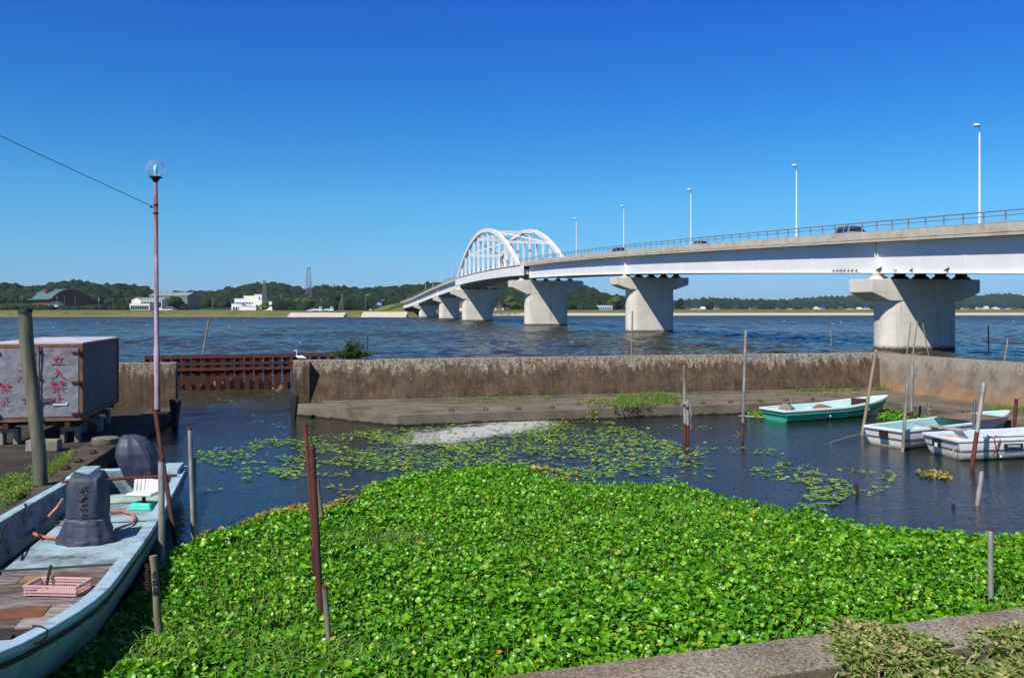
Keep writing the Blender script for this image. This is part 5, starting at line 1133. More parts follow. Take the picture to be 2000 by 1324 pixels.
m_greenwood = simple('green_grey_treated_timber', sr(106, 104, 88), .9, 0, .5, 9, .8, sr(70, 64, 52), st=(1.5, 1.5, .15))
post('mooring_post', 'thick weathered timber post with black cap beside the old truck box', 'post', (49, 606), (78, 948), 12.5, m_greenwood, QZ, r1=13, cap=m_black, n=16, wob=.5)
post('steel_pipe', 'long dark rusty pipe leaning beside the pale blue boat stern', 'pipe', (303, 802), (346, 1083), 4.6, m_rust_dark, dY=1.2)
post('steel_pipe', 'grey pipe with rusty top end standing at the right side of the pale blue boat', 'pipe', (315, 898), (316, 1126), 6, m_galv, cap=m_rust, dY=.2)
post('wooden_stake', 'weathered wooden stake with rusty chain at the edge of the hyacinth', 'stake', (299, 1085), (313, 1268), 7, m_oldwood, n=12, wob=.4)
post('steel_pipe', 'taller grey pipe of the pair right of the pale blue boat', 'pipe', (371, 836), (378, 1058), 4.3, m_galv, cap=m_rust)
post('steel_pipe', 'shorter plain grey pipe of the pair right of the pale blue boat', 'pipe', (379, 894), (382, 1056), 3.6, m_galv)
post('steel_pipe', 'thin pipe rusty at its top, furthest back in the group of poles in the hyacinth', 'pipe', (596, 828), (618, 1128), 4.0, m_rust, dY=.3)
post('steel_pipe', 'thick tall dark rusty pipe rising from the hyacinth', 'pipe', (609, 873), (628, 1232), 6.8, m_rust_dark, dY=.4, cap=m_rust)
post('steel_pipe', 'short rusty pipe stub hidden beside the thick rusty pipe', 'pipe', (611, 1072), (619, 1150), 4.5, m_rust)
post('wooden_stake', 'thin pale stake leaning behind the thick rusty pipe at the hyacinth rim', 'stake', (619, 936), (632, 1037), 4.2, m_oldwood, wob=.4)
post('wooden_stake', 'short grey pointed stake with a white cord in front of the thick rusty pipe', 'stake', (634, 1146), (645, 1290), 5.5, m_oldwood, cap=m_rust, wob=.3)
post('steel_pipe', 'taller pipe of the close pair standing before the apron, grey above and rusty below', 'pipe', (1336.5, 714), (1338, 865), 3.0, m_galv, mat2=m_rust, split=.25)
post('steel_pipe', 'shorter pipe of the close pair before the apron with rope around its top', 'pipe', (1342.5, 780), (1344, 865), 2.8, m_galv, mat2=m_rust, split=.42)
post('steel_pipe', 'tallest lone pipe left of the green skiff, grey above and rusty at the water', 'pipe', (1457, 645), (1450, 861), 3.0, m_galv, mat2=m_rust, split=.17)
post('bamboo_pole', 'leaning bamboo pole crossing the bow of the green skiff', 'pole', (1711, 682), (1684, 850), 3.2, m_bamboo, wob=.6)
post('steel_pipe', 'tall grey pipe behind the stern of the rear white skiff', 'pipe', (1782, 711), (1780, 822), 2.8, m_galv, mat2=m_rust, split=.2)
post('steel_pipe', 'grey pipe standing against the transom of the rear white skiff', 'pipe', (1772, 751), (1763, 882), 3.2, m_galv)
post('steel_pipe', 'dark grey pipe behind the leaning pipe at the front white skiff', 'pipe', (1904, 781), (1900, 872), 3.0, simple('dark_pipe', sr(96, 98, 104), .6, .4), dY=.2)
post('steel_pipe', 'leaning grey pipe with rusty foot in front of the front white skiff', 'pipe', (1922, 748), (1898, 914), 4.2, m_galv, mat2=m_rust, split=.42, dY=.3)
post('mooring_bollard', 'short rusty red pipe bollard on the apron at the right edge', 'bollard', (1985, 780), (1981, 832), 3.5, m_rust, QZ, cap=m_rust_dark)
post('steel_pipe', 'short leaning pipe with rusty top alone in the water at right', 'pipe', (1918, 919), (1909, 986), 4.6, m_galv, cap=m_rust, dY=.1)
post('steel_pipe', 'pale square edged pipe standing behind the near kerb at right', 'pipe', (1934, 1033), (1936, 1196), 5.2, m_galv, cap=m_rust)
post('wooden_stake', 'small dark stake stub poking out of the open basin water', 'stake', (1672, 945), (1675, 966), 3.2, m_rust_dark)
post('wooden_stake', 'weathered wooden mooring stub on the apron behind the white skiffs', 'stake', (1814, 787), (1817, 822), 4.5, m_oldwood, .1, wob=.6)
post('wooden_stake', 'tiny black knob just breaking the water surface at right', 'stake', (1862, 985), (1862, 990), 3.4, m_black)
post('bamboo_pole', 'thin upright rod in the lake in front of the second pier', 'pole', (1235, 608), (1233, 712), 1.5, m_bamboo, Yb=46)
post('bamboo_pole', 'leaning dark rod in the lake behind the rusty fence', 'pole', (408, 625), (394, 705), 1.7, m_bamboo, Yb=52)
post('bamboo_pole', 'thin brown rod in the lake behind the bush', 'pole', (718, 655), (718, 712), 1.2, m_rust_dark, Yb=42)
post('bamboo_pole', 'greenish leftmost cane of the three before the nearest pier', 'pole', (1779, 629), (1770, 700), 1.3, m_bamboo, Yb=50)
post('bamboo_pole', 'middle cane of the three before the nearest pier', 'pole', (1792, 626), (1782, 700), 1.3, m_bamboo, Yb=50)
post('bamboo_pole', 'rightmost cane of the three before the nearest pier', 'pole', (1802, 632), (1815, 702), 1.3, m_bamboo, Yb=50)
post('bamboo_pole', 'short pale rod in the lake left of the nearest pier', 'pole', (1622, 642), (1624, 676), 1.2, m_galv, Yb=85)
post('bamboo_pole', 'dark thin rod in the lake right of the nearest pier', 'pole', (1930, 637), (1931, 684), 1.2, m_rust_dark, Yb=76)
post('bamboo_pole', 'leaning pale rod in the lake at the right edge', 'pole', (1969, 660), (1961, 712), 1.4, m_bamboo, Yb=52)
# chain on the stake and rope on the twin pipes
p = A(297, 1100, 9.2); mb = MB()
for k in range(9): mb.path([(p.x - .02 + .02 * math.cos(t_) + random.uniform(-.015, .015), 9.12 + .01 * k % .03, p.z - k * .03 + .022 * math.sin(t_)) for t_ in np.linspace(0, 6.28, 9)], .005, 5)
tag(mb.build('rusty_chain', m_rust_dark), 'rusty chain bundle hanging on the weathered stake beside the boat', 'chain')
p = A(1341, 788, 23.4); m_rope = simple('grey_rope', sr(150, 146, 136), .9, 0, .3, 30, .3); mb = MB()
for k in range(4): mb.path([(p.x + .09 * math.cos(t_), 23.45 + .07 * math.sin(t_), p.z + .02 * k - .02 + .015 * math.sin(2 * t_ + k)) for t_ in np.linspace(0, 6.28, 14)], .011, 5)
mb.path([(p.x + .08, 23.4, p.z), (p.x + .14, 23.38, p.z - .35), (p.x + .10, 23.4, p.z - .7)], .010, 5); mb.path([(p.x + .08, 23.4, p.z), (p.x + .09, 23.36, p.z - .4), (p.x + .13, 23.4, p.z - .6)], .010, 5)
tag(mb.build('rope', m_rope), 'grey rope wound around the close pair of pipes', 'rope')
# ============================================================ BOATS
def lerpf(tab): xs_ = [a for a, b in tab]; ys_ = [b for a, b in tab]; return lambda t: float(np.interp(t, xs_, ys_))
def smoothtab(tab):
    f = lerpf(tab); return lambda t: (f(max(0, t - .04)) + 2 * f(t) + f(min(1, t + .04))) / 4
def make_boat(name, label, cat, loc, rz, L, hw, zg, hc, zc, zk, g, zf, m_out, m_in, m_rim, rake=.0, n=26, stripe=None, zs=None, group=None, bowrake=0.0):
    """hull along +x from the transom at x=0; hw,zg,hc,zc,zk are functions of t in 0..1"""
    root = empty(name, loc, rz); T = [i / n for i in range(n)] + [.985, 1.0]
    def X(t, z): return t * L - rake * max(0, z) * (1 - t) ** 3 + bowrake * (z - zg(1)) * t ** 6
    mb = MB(); P = 9; b0 = 0
    for t in T:
        w, c, G, C, k = hw(t), hc(t), zg(t), zc(t), zk(t)
        ring_ = [(w, G), (w * .985 + c * .015, G - .3 * (G - C)), (w * .6 + c * .4, C + .25 * (G - C)), (c, C), (0, k), (-c, C), (-(w * .6 + c * .4), C + .25 * (G - C)), (-(w * .985 + c * .015), G - .3 * (G - C)), (-w, G)]
        mb.v += [(X(t, z), y, z) for y, z in ring_]
    for i in range(len(T) - 1):
        for j in range(P - 1): o = i * P; mb.f.append((o + j, o + j + 1, o + P + j + 1, o + P + j)); mb.m.append(0)
    mb.f.append(tuple(reversed(range(P)))); mb.m.append(0); o = (len(T) - 1) * P; mb.f.append(tuple(o + j for j in range(P))); mb.m.append(0)
    mb.build('hull', m_out, root)
    mb = MB(); T2 = [t for t in T if t <= .97]; P = 6
    for i, t in enumerate(T2):
        w = max(.02, hw(t) - g); G = zg(t) - .005; f = max(.02, min(w, hc(t) * .92 + .04) - g * .4); t_ = max(t, g / L)
        r_ = [(w, G), (f, zf), (f * .4, zf), (-f * .4, zf), (-f, zf), (-w, G)]; mb.v += [(X(t_, z), y, z) for y, z in r_]
    for i in range(len(T2) - 1):
        for j in range(P - 1): o = i * P; mb.f.append((o + j, o + P + j, o + P + j + 1, o + j + 1)); mb.m.append(0)
    mb.f.append(tuple(range(P))); mb.m.append(0); o = (len(T2) - 1) * P; mb.f.append(tuple(reversed([o + j for j in range(P)]))); mb.m.append(0)
    mb.build('interior', m_in, root)
    mb = MB()
    for sg in (-1, 1):
        b = len(mb.v)
        for t in T:
            w, G = hw(t), zg(t); wi = max(.0, w - g) if t < 1 else 0
            for y, z in ((w + .025, G - .05), (w + .02, G + .015), (wi, G + .015), (wi, G - .05)): mb.v.append((X(t, G), sg * y, z))
        for i in range(len(T) - 1):
            for k in range(4): k2 = (k + 1) % 4; o = b + i * 4; q = (o + k, o + 4 + k, o + 4 + k2, o + k2); mb.f.append(q if sg < 0 else tuple(reversed(q))); mb.m.append(0)
    w, G = hw(0), zg(0); x0 = X(0, G)
    mb.hexa([(x0 - .02, -w, G - .05), (x0 + g, -w, G - .05), (x0 + g, w, G - .05), (x0 - .02, w, G - .05), (x0 - .02, -w, G + .018), (x0 + g, -w, G + .018), (x0 + g, w, G + .018), (x0 - .02, w, G + .018)])
    mb.build('gunwale', m_rim, root, bevel=.01)
    if stripe is not None:
        mb = MB(); h0, h1 = zs
        for sg in (-1, 1):
            b = len(mb.v)
            for t in T[:-1]:
                G, C, w, c = zg(t), zc(t), hw(t), hc(t)
                for u in (h0, h1):
                    z = C + (G - C) * u; y = np.interp(u, [0, .25, .7, 1], [c, w * .6 + c * .4, w * .985 + c * .015, w]) + .012; mb.v.append((X(t, z), sg * y, z))
            for i in range(len(T) - 2): o = b + i * 2; q = (o, o + 1, o + 3, o + 2); mb.f.append(q if sg < 0 else tuple(reversed(q))); mb.m.append(0)
        C, G, w, c = zc(0), zg(0), hw(0), hc(0); za, zb = C + (G - C) * h0, C + (G - C) * h1; ya, yb = [np.interp(u, [0, .25, .7, 1], [c, w * .6 + c * .4, w * .985 + c * .015, w]) for u in (h0, h1)]
        xa, xb = X(0, za) - .006, X(0, zb) - .006; mb.add([(xa, -ya, za), (xa, ya, za), (xb, yb, zb), (xb, -yb, zb)], [(0, 3, 2, 1)])
        mb.build('stripe', stripe, root, smooth=False)
    tag(root, label, cat, group); return root, X
m_bluehull = simple('pale_blue_gelcoat', sr(132, 160, 168), .5, 0, .18, 3, .1, sr(74, 84, 72), lo=.46, hi=.72)
m_bluerim = simple('pale_blue_gunwale_paint', sr(160, 188, 200), .5, 0, .1, 4, .1, sr(98, 104, 100), lo=.52, hi=.7)
m_bluedeck = simple('worn_blue_deck', sr(150, 174, 184), .75, 0, .18, 2.2, .2, sr(76, 74, 72), lo=.47, hi=.64, st=(1, 1, 1))
m_planks = simple('grey_brown_worn_planks', sr(128, 114, 108), .9, 0, .4, 3.5, .5, sr(58, 44, 38), st=(.6, 3.5, 1), lo=.46, hi=.62)
m_charwood = simple('blackened_wood', sr(48, 40, 36), .95, 0, .4, 6, .5, st=(.5, 4, 1)); m_rustwood = simple('rust_brown_board', sr(120, 74, 50), .9, 0, .3, 5, .3, sr(80, 50, 38))
# ---- long pale blue work boat at the left quay
bang = math.atan2(-9.75, 2.2)
bl, BX = make_boat('work_boat', 'long pale blue open work boat moored at the left quay with covered engine', 'boat', (-7.2, 16.6, 0), bang, 11.6,
    smoothtab([(0, .93), (.25, 1.08), (.5, 1.21), (.72, 1.27), (.82, 1.08), (.88, .85), (.94, .52), (1, .06)]), lerpf([(0, .56), (.4, .58), (.7, .70), (.85, .82), (1, 1.02)]),
    smoothtab([(0, .78), (.25, .9), (.5, .98), (.72, .92), (.85, .6), (.94, .28), (1, .02)]), lerpf([(0, .02), (.7, .03), (.9, .2), (1, .5)]), lerpf([(0, -.12), (.7, -.12), (.9, .02), (1, .35)]),
    .14, .05, m_bluehull, simple('pale_blue_interior', sr(122, 148, 158), .6, 0, .2, 3, .1, sr(60, 66, 64), lo=.45, hi=.65), m_bluerim, rake=.15, stripe=m_black, zs=(.80, .87))
def inw(x): t = x / 11.6; return float(np.interp(t, [0, .25, .5, .72, .82, .88, .94, 1], [.78, .92, 1.05, 1.10, .92, .7, .38, 0]))
def deck(nm, x0, x1, ya, yb, z, mat, th=.06, n=8, clip=True):
    mb = MB(); xs_ = [x0 + (x1 - x0) * i / n for i in range(n + 1)]
    for i in range(n):
        a, b = xs_[i], xs_[i + 1]; c0 = (min(yb, inw(a)) if clip else yb); c1 = (min(yb, inw(b)) if clip else yb); d0 = max(ya, -inw(a)); d1 = max(ya, -inw(b))
        mb.hexa([(a, d0, z - th), (b, d1, z - th), (b, c1, z - th), (a, c0, z - th), (a, d0, z), (b, d1, z), (b, c1, z), (a, c0, z)])
    return mb.build(nm, mat, bl, smooth=False)
deck('aft_deck', 2.0, 5.75, -.46, 1.2, .33, m_bluedeck, .28)
deck('stern_floor', .3, 2.0, -.75, 1.0, .16, m_bluedeck, .1)
deck('bilge_floor', .35, 9.4, -1.1, 1.1, .075, simple('dark_bilge_sheet', sr(34, 36, 38), .5, 0, .4, 3, .1), .02)  # near-black sheet over the hull bottom, darkening the gap beside the deck
random.seed(9)
m_lil = simple('grey_lilac_worn_plank', sr(134, 124, 124), .9, 0, .35, 5, .5, sr(74, 60, 56), st=(.7, 3.5, 1), lo=.42, hi=.6); m_brn = simple('dark_brown_plank', sr(84, 68, 60), .9, 0, .4, 5, .5, sr(122, 108, 102), st=(.7, 3.5, 1), lo=.48, hi=.66)
m_pale = simple('bleached_plank', sr(158, 150, 146), .9, 0, .3, 6, .5, sr(96, 86, 82), st=(.6, 5, 1), lo=.45, hi=.62); m_ylw = simple('yellowed_plank', sr(150, 126, 74), .9, 0, .3, 5, .4, sr(100, 84, 60), lo=.45, hi=.6)
for x0_, x1_, ya, yb, m_, dz in ((5.78, 6.02, -.42, 1.2, m_lil, 0), (6.03, 6.33, -.42, -.12, m_lil, .006), (6.03, 6.33, -.11, .22, m_ylw, .004), (6.03, 6.33, .23, 1.2, m_brn, 0), (6.34, 6.66, -.44, 1.2, m_brn, .006), (6.67, 6.98, -.44, .5, m_lil, 0), (6.67, 6.98, .51, 1.2, m_brn, .004),
        (6.99, 7.26, -.42, 1.2, m_lil, .005), (7.27, 7.62, -.44, -.16, m_charwood, 0), (7.27, 7.62, -.15, .52, m_rustwood, .008), (7.27, 7.62, .53, 1.2, m_pale, .002), (7.63, 7.92, -.44, .34, m_brn, 0), (7.63, 7.92, .35, 1.2, m_pale, .006), (7.93, 8.3, -.3, .55, m_charwood, -.01), (7.93, 8.3, .56, 1.2, m_lil, .0), (8.31, 8.8, -.2, .8, m_charwood, -.02), (8.31, 8.8, .81, 1.2, m_pale, 0), (8.81, 9.4, -.4, 1.1, m_charwood, -.03)):
    deck('deck_board', x0_, x1_, ya, yb, .33 + dz, m_, .03, 3)
for k in range(15):
    y = -.35 + k * .085; mb = MB(); mb.box((8.45 + random.uniform(-.25, .4), y, .35 + random.uniform(0, .02)), (random.uniform(.35, .75), random.uniform(.035, .07), .016), rz=random.uniform(-.4, .25), ry=random.uniform(-.04, .04)); mb.build('broken_slat', (m_charwood, m_charwood, m_brn, m_rustwood)[k % 4], bl, smooth=False)
mb = MB()
for i in range(8):
    a = 9.45 + (11.3 - 9.45) * i / 8; b = 9.45 + (11.3 - 9.45) * (i + 1) / 8; zA = lambda x: float(np.interp(x / 11.6, [.7, .85, 1], [.64, .77, .97]))
    wa, wb = inw(a) + .04, inw(b) + .04; mb.hexa([(a, -wa, zA(a) - .05), (b, -wb, zA(b) - .05), (b, wb, zA(b) - .05), (a, wa, zA(a) - .05), (a, -wa, zA(a)), (b, -wb, zA(b)), (b, wb, zA(b)), (a, wa, zA(a))])
mb.build('foredeck', m_bluerim, bl, smooth=False)
# stern corner lockers, seam strips
for sg in (-1, 1):
    mb = MB(); mb.box((.62 if sg < 0 else .45, sg * .74, .62), (1.1 if sg < 0 else .8, .34, .10)); mb.build('stern_quarter_deck', m_bluerim, bl, bevel=.025)
mb = MB()
for x_ in (2.0, 3.4, 5.74): mb.box((x_, .25, .335), (.025, 1.45, .02))
mb.build('deck_seam', simple('dark_seam', sr(70, 74, 76), .9), bl, smooth=False)
mb = MB(); mb.tube((1.25, -.95, .60), (1.05, .92, .60), .028); tag(mb.build('cross_pole', m_rust, bl), 'rusty pole lying across the gunwales')
def bloc(x, y, z): c, s = math.cos(bang), math.sin(bang); return Vector((-7.2 + x * c - y * s, 16.6 + x * s + y * c, z))
# fabric covers
m_tarp = simple('slate_blue_tarpaulin', sr(58, 66, 86), .6, 0, .2, 4, .35, sr(44, 48, 62), lo=.45, hi=.7)
def fabric_cover(name, label, base, rings_, rz=0, folds=7, amp=.05, mat=m_tarp, seed=0, ears=False):
    root = empty(name, tuple(base), rz); n = 64; m = 46; zs_ = [r[0] for r in rings_]; V = []
    mb = MB()
    for i in range(m + 1):
        z = zs_[0] + (zs_[-1] - zs_[0]) * i / m; wx, wy, cx, cy, e = [float(np.interp(z, zs_, [r[k] for r in rings_])) for k in range(1, 6)]
        for k in range(n):
            a = 2 * math.pi * k / n; c_, s_ = math.cos(a), math.sin(a); p = 2 / e
            x = math.copysign(abs(c_) ** p, c_) * wx; y = math.copysign(abs(s_) ** p, s_) * wy
            ze = z + ((.05 * abs(c_) ** 6 * max(0, (z - zs_[-1] + .12) / .12)) if ears else 0); f = 1 + amp * (1.3 * noise.noise(Vector((c_ * 1.6 + seed, s_ * 1.6, z * 1.8))) + .5 * noise.noise(Vector((c_ * 4 + seed, s_ * 4, z * 1.2))) + .14 * noise.noise(Vector((c_ * 9, s_ * 9 + seed, z * 4))) - 1.1 * abs(noise.noise(Vector((c_ * 2.6 + s_ * 1.5 + seed, s_ * 2.8, z * .9)))) + .5 * noise.noise(Vector((c_ * 2.5 + s_ * 3, seed, z * 22))) * max(0, 1 - (z - zs_[0]) / .4) + .55 * math.sin(a * folds + seed + 3 * z) * max(0, 1 - (z - zs_[0]) / .3) + .3 * noise.noise(Vector((c_ * 5, s_ * 5 + seed, z * 14))) * max(0, 1 - (z - zs_[0]) / .45))
            mb.v.append((cx + x * f, cy + y * f, ze + .02 * noise.noise(Vector((x * 6, y * 6, seed)))))
    for i in range(m):
        for k in range(n): k2 = (k + 1) % n; o = i * n; mb.f.append((o + k, o + k2, o + n + k2, o + n + k)); mb.m.append(0)
    t0 = len(mb.v); z = zs_[-1]; mb.v.append((rings_[-1][3], rings_[-1][4], z + .015)); o = m * n
    for k in range(n): mb.f.append((o + k, o + (k + 1) % n, t0)); mb.m.append(0)
    mb.build('cover', mat, root); tag(root, label, 'tarpaulin'); return root
ccv = fabric_cover('console_cover', 'tall slate blue tarpaulin cover with painted marks standing amidships in the pale blue boat', bloc(4.45, .22, .33),
    [(0.0, .36, .31, 0, 0, 2.5), (.04, .375, .32, 0, 0, 2.5), (.16, .35, .30, 0, 0, 2.5), (.30, .31, .265, 0, 0, 2.6), (.345, .285, .235, 0, 0, 2.6), (.37, .30, .25, 0, 0, 2.6), (.6, .275, .23, .0, 0, 2.8), (.82, .235, .20, .0, 0, 3.2), (.90, .215, .18, .01, 0, 3.2), (.93, .19, .13, .02, 0, 2.8)], rz=.12, seed=2.2, amp=.12, ears=True)
mb = MB(); mb.path([(.395 * math.cos(t_), .29 * math.sin(t_) , .348) for t_ in np.linspace(0, 6.28, 40)], .005, 6)
mb.v = [(np.sign(a) * min(.292, abs(a) * 1.0), np.sign(b) * min(.238, abs(b) * 1.1), c) for a, b, c in mb.v]; mb.build('drawstring', m_rope, ccv)
# painted marks on the cover (loose pale brush strokes over dark ones painted as their shadows)
CH_ = {'ta': [[(.5, 1), (.48, .5), (.15, .05)], [(.5, .55), (.85, .05)], [(.15, .62), (.85, .66)]], 'ya': [[(.5, 1), (.2, .6)], [(.52, .95), (.85, .58)], [(.2, .5), (.8, .45), (.45, .0)], [(.25, .1), (.7, .3)]],
       'ki': [[(.1, .7), (.9, .72)], [(.5, 1), (.5, 0)], [(.5, .68), (.12, .2)], [(.5, .68), (.88, .2)]], 'hi': [[(.15, .9), (.85, .1)], [(.85, .9), (.15, .1)], [(.5, .95), (.5, .05)]],
       'tatsu': [[(.5, 1), (.5, .84)], [(.15, .8), (.85, .82)], [(.33, .7), (.4, .36)], [(.68, .72), (.58, .36)], [(.05, .3), (.95, .32)]], 'iru': [[(.4, .95), (.5, .8), (.3, .4), (.06, .12)], [(.48, .8), (.65, .4), (.95, .12)]],
       'kin': [[(.05, .86), (.45, .86)], [(.25, 1), (.25, .55)], [(.25, .84), (.08, .62)], [(.25, .84), (.42, .64)], [(.55, .86), (.97, .86)], [(.76, 1), (.76, .55)], [(.76, .84), (.58, .62)], [(.76, .84), (.95, .62)], [(.2, .47), (.8, .48)], [(.03, .33), (.97, .34)], [(.5, .33), (.5, .02)], [(.3, .2), (.12, .04)], [(.7, .2), (.88, .04)]],
       'shi': [[(.52, .98), (.52, .08)], [(.52, .58), (.86, .58)], [(.24, .62), (.24, .08)], [(.0, .08), (1.0, .1)]], 'ko': [[(.2, .8), (.8, .82), (.62, .7)], [(.22, .35), (.35, .15), (.85, .2)]], 'no': [[(.55, .8), (.4, .3), (.2, .25), (.12, .5), (.35, .8), (.7, .82), (.9, .5), (.6, .12)]]}
def glyph(mb, key, o, ux, uz, w, h, th, nrm, wob=.02):
    o = Vector(o); ux = Vector(ux); uz = Vector(uz); nrm = Vector(nrm)
    for s_ in CH_[key]:
        for (a, b), (c, d) in zip(s_[:-1], s_[1:]):
            p = o + ux * (a + random.uniform(-wob, wob)) * w + uz * b * h; q = o + ux * (c + random.uniform(-wob, wob)) * w + uz * d * h; t_ = (q - p).normalized(); sd_ = t_.cross(nrm) * th * random.uniform(.4, .6)
            p -= t_ * th * .3; q += t_ * th * .3; mb.add([p - sd_, p + sd_, q + sd_ * .8, q - sd_ * .8, p - sd_ + nrm * .002, p + sd_ + nrm * .002, q + sd_ * .8 + nrm * .002, q - sd_ * .8 + nrm * .002], [(4, 5, 6, 7), (3, 2, 1, 0), (0, 1, 5, 4), (1, 2, 6, 5), (2, 3, 7, 6), (3, 0, 4, 7)])
m_mark_shadow = simple('dark_stroke_shadow', sr(40, 38, 46), .8); mb = MB(); random.seed(3)  # dark offset layer painting the shadow of the pale strokes
for i, k_ in enumerate(('ki', 'ya', 'hi', 'ki')): glyph(mb, k_, (-.075, -.245, .75 - i * .125), (1, 0, 0), (0, .0, 1), .16, .11, .017, (0, -1, 0), .06)
mb.v = [(a, b + (.78 - c) * -.07 + .012, c) for a, b, c in mb.v]; mb.build('mark_and_shadow', m_mark_shadow, ccv)
mb = MB(); random.seed(8)
for i, k_ in enumerate(('ki', 'ya', 'hi', 'ki')): glyph(mb, k_, (-.065, -.249, .755 - i * .125), (1, 0, 0), (0, .0, 1), .13, .10, .009, (0, -1, 0), .08)
mb.v = [(a, b + (.78 - c) * -.07 + .010, c) for a, b, c in mb.v]; mb.build('mark_and_shadow', simple('chalky_grey_paint', sr(98, 98, 112), .9), ccv)
fabric_cover('engine_cover', 'bulky slate blue cover tied over the outboard engine at the boat stern', bloc(.25, .05, .30) + Vector((.0, .15, 0)),
    [(0, .24, .22, .06, 0, 2.4), (.12, .30, .26, .05, 0, 2.6), (.35, .36, .31, .03, 0, 2.8), (.6, .36, .33, -.02, 0, 2.6), (.76, .31, .29, -.06, 0, 2.6), (.87, .24, .22, -.10, 0, 2.4), (.93, .14, .13, -.13, 0, 2.2)], rz=.3, amp=.12, seed=7.7)
# seat
m_tq = simple('turquoise_plastic', sr(64, 206, 176), .45, 0, .08, 3, 0); m_seat = simple('white_vinyl', sr(214, 210, 208), .5, 0, .08, 4, .05, sr(160, 150, 146))
sp_ = W(281, 993, .33); seat = empty('boat_seat', sp_.to_tuple(), -.12)
mb = MB(); mb.hexa([(-.20, -.15, 0), (.20, -.15, 0), (.20, .15, 0), (-.20, .15, 0), (-.16, -.12, .11), (.16, -.12, .11), (.16, .12, .11), (-.16, .12, .11)]); mb.build('base_box', m_tq, seat, bevel=.02)
mb = MB(); mb.lathe((0, 0, .10), [(.06, 0), (.03, .03), (.03, .12), (.09, .14)], 12); mb.build('pedestal', m_black, seat)
mb = MB(); mb.box((0, 0, .255), (.44, .36, .05)); mb.build('seat_pad', m_seat, seat, bevel=.02)
mb = MB()
for i in range(8):
    x_ = -.2 + i * .057; mb.box((x_, .17 - abs(x_) * .3, .36), (.063, .045, .20), rx=R(-14), rz=-x_ * .8)
mb.build('backrest', m_seat, seat, bevel=.015); tag(seat, 'small white swivel seat on a turquoise box near the boat stern', 'seat')
fabric_cover('folded_tarp', 'pale green folded tarp lying behind the white seat in the boat', bloc(1.7, .42, .16) , [(0, .27, .62, 0, 0, 3), (.1, .29, .64, 0, 0, 3), (.2, .26, .6, 0, 0, 2.8), (.25, .15, .5, 0, 0, 2.4)], mat=simple('pale_green_tarp', sr(138, 166, 152), .8, 0, .15, 5, .3), amp=.09, seed=4, rz=bang)
# hoses
m_hose = simple('orange_pink_hose', sr(190, 112, 92), .5, 0, .12, 8, 0); mb = MB(); hp = [W(a, b, .37) for a, b in ((215, 1000), (240, 998), (258, 1003), (264, 1012), (256, 1022), (240, 1028), (225, 1034))]
mb.path(hp, .02, 8); tag(mb.build('hose', m_hose), 'orange pink hose loop on the deck right of the tall cover', 'hose')
mb = MB(); hp = [A(122, 975, 14.2), A(112, 990, 13.9), W(92, 1012, .3), W(72, 1030, .2), W(66, 1042, .25), W(82, 1048, .36), W(112, 1050, .37)]; mb.path(hp, .024, 8); tag(mb.build('hose', m_hose), 'orange pink hose running from the left gunwale to the tall cover', 'hose')
# crate
m_pink = simple('pink_plastic', sr(206, 168, 166), .6, 0, .1, 5, 0); cp = W(113, 1155, .345); cr = empty('crate', cp.to_tuple(), -.06); mb = MB(); cw, cdp, chh = .31, .16, .11
mb.box((0, 0, .006), (2 * cw - .04, 2 * cdp - .04, .010)); mb.build('base', m_pink, cr, smooth=False)
mb = MB()
for (ax, ay, bx, by) in ((-cw, -cdp, cw, -cdp), (cw, -cdp, cw, cdp), (cw, cdp, -cw, cdp), (-cw, cdp, -cw, -cdp)):
    a, b = Vector((ax, ay, 0)), Vector((bx, by, 0)); L_ = (b - a).length
    for z_ in (.012, .045, .08): mb.beam(a + Vector((0, 0, z_)), b + Vector((0, 0, z_)), .008, .012)
    mb.beam(a + Vector((0, 0, chh)), b + Vector((0, 0, chh)), .024, .016); k = int(L_ / .028)
    for i in range(k + 1): p = a.lerp(b, i / k); mb.tube(p + Vector((0, 0, .0)), p + Vector((0, 0, chh)), .0045, n=4)
mb.build('lattice_side', m_pink, cr, smooth=False); tag(cr, 'shallow pink plastic crate lying on the worn boards of the boat', 'crate')
mb = MB(); a = W(90, 1148, .36); b = A(99, 1103, a.y + .08); mb.tube(a, b, .018, .016); mb.tube(a.lerp(b, .5) + Vector((.01, -.01, 0)), b + Vector((.012, 0, .0)), .012); tag(mb.build('rod', m_charwood), 'short dark rod sticking up out of the pink crate', 'rod')
# ropes on the gunwale
for pxs, lb in ((((52, 985), (46, 998), (38, 1012), (46, 1022), (55, 1000), (48, 984)), 'dark rope loop hung over the left gunwale of the pale blue boat'), (((22, 1018), (18, 1034), (8, 1050), (0, 1060), (4, 1040), (14, 1022)), 'second dark rope loop over the left gunwale nearer the frame edge'), (((64, 1222), (80, 1224), (92, 1230), (90, 1243), (80, 1252), (66, 1256)), 'dark cord tied around the right gunwale near the bow of the pale blue boat')):
    mb = MB(); mb.path([W(a, b, .62 if a < 60 else .80) for a, b in pxs], .012, 6); tag(mb.build('rope', m_black), lb, 'rope')

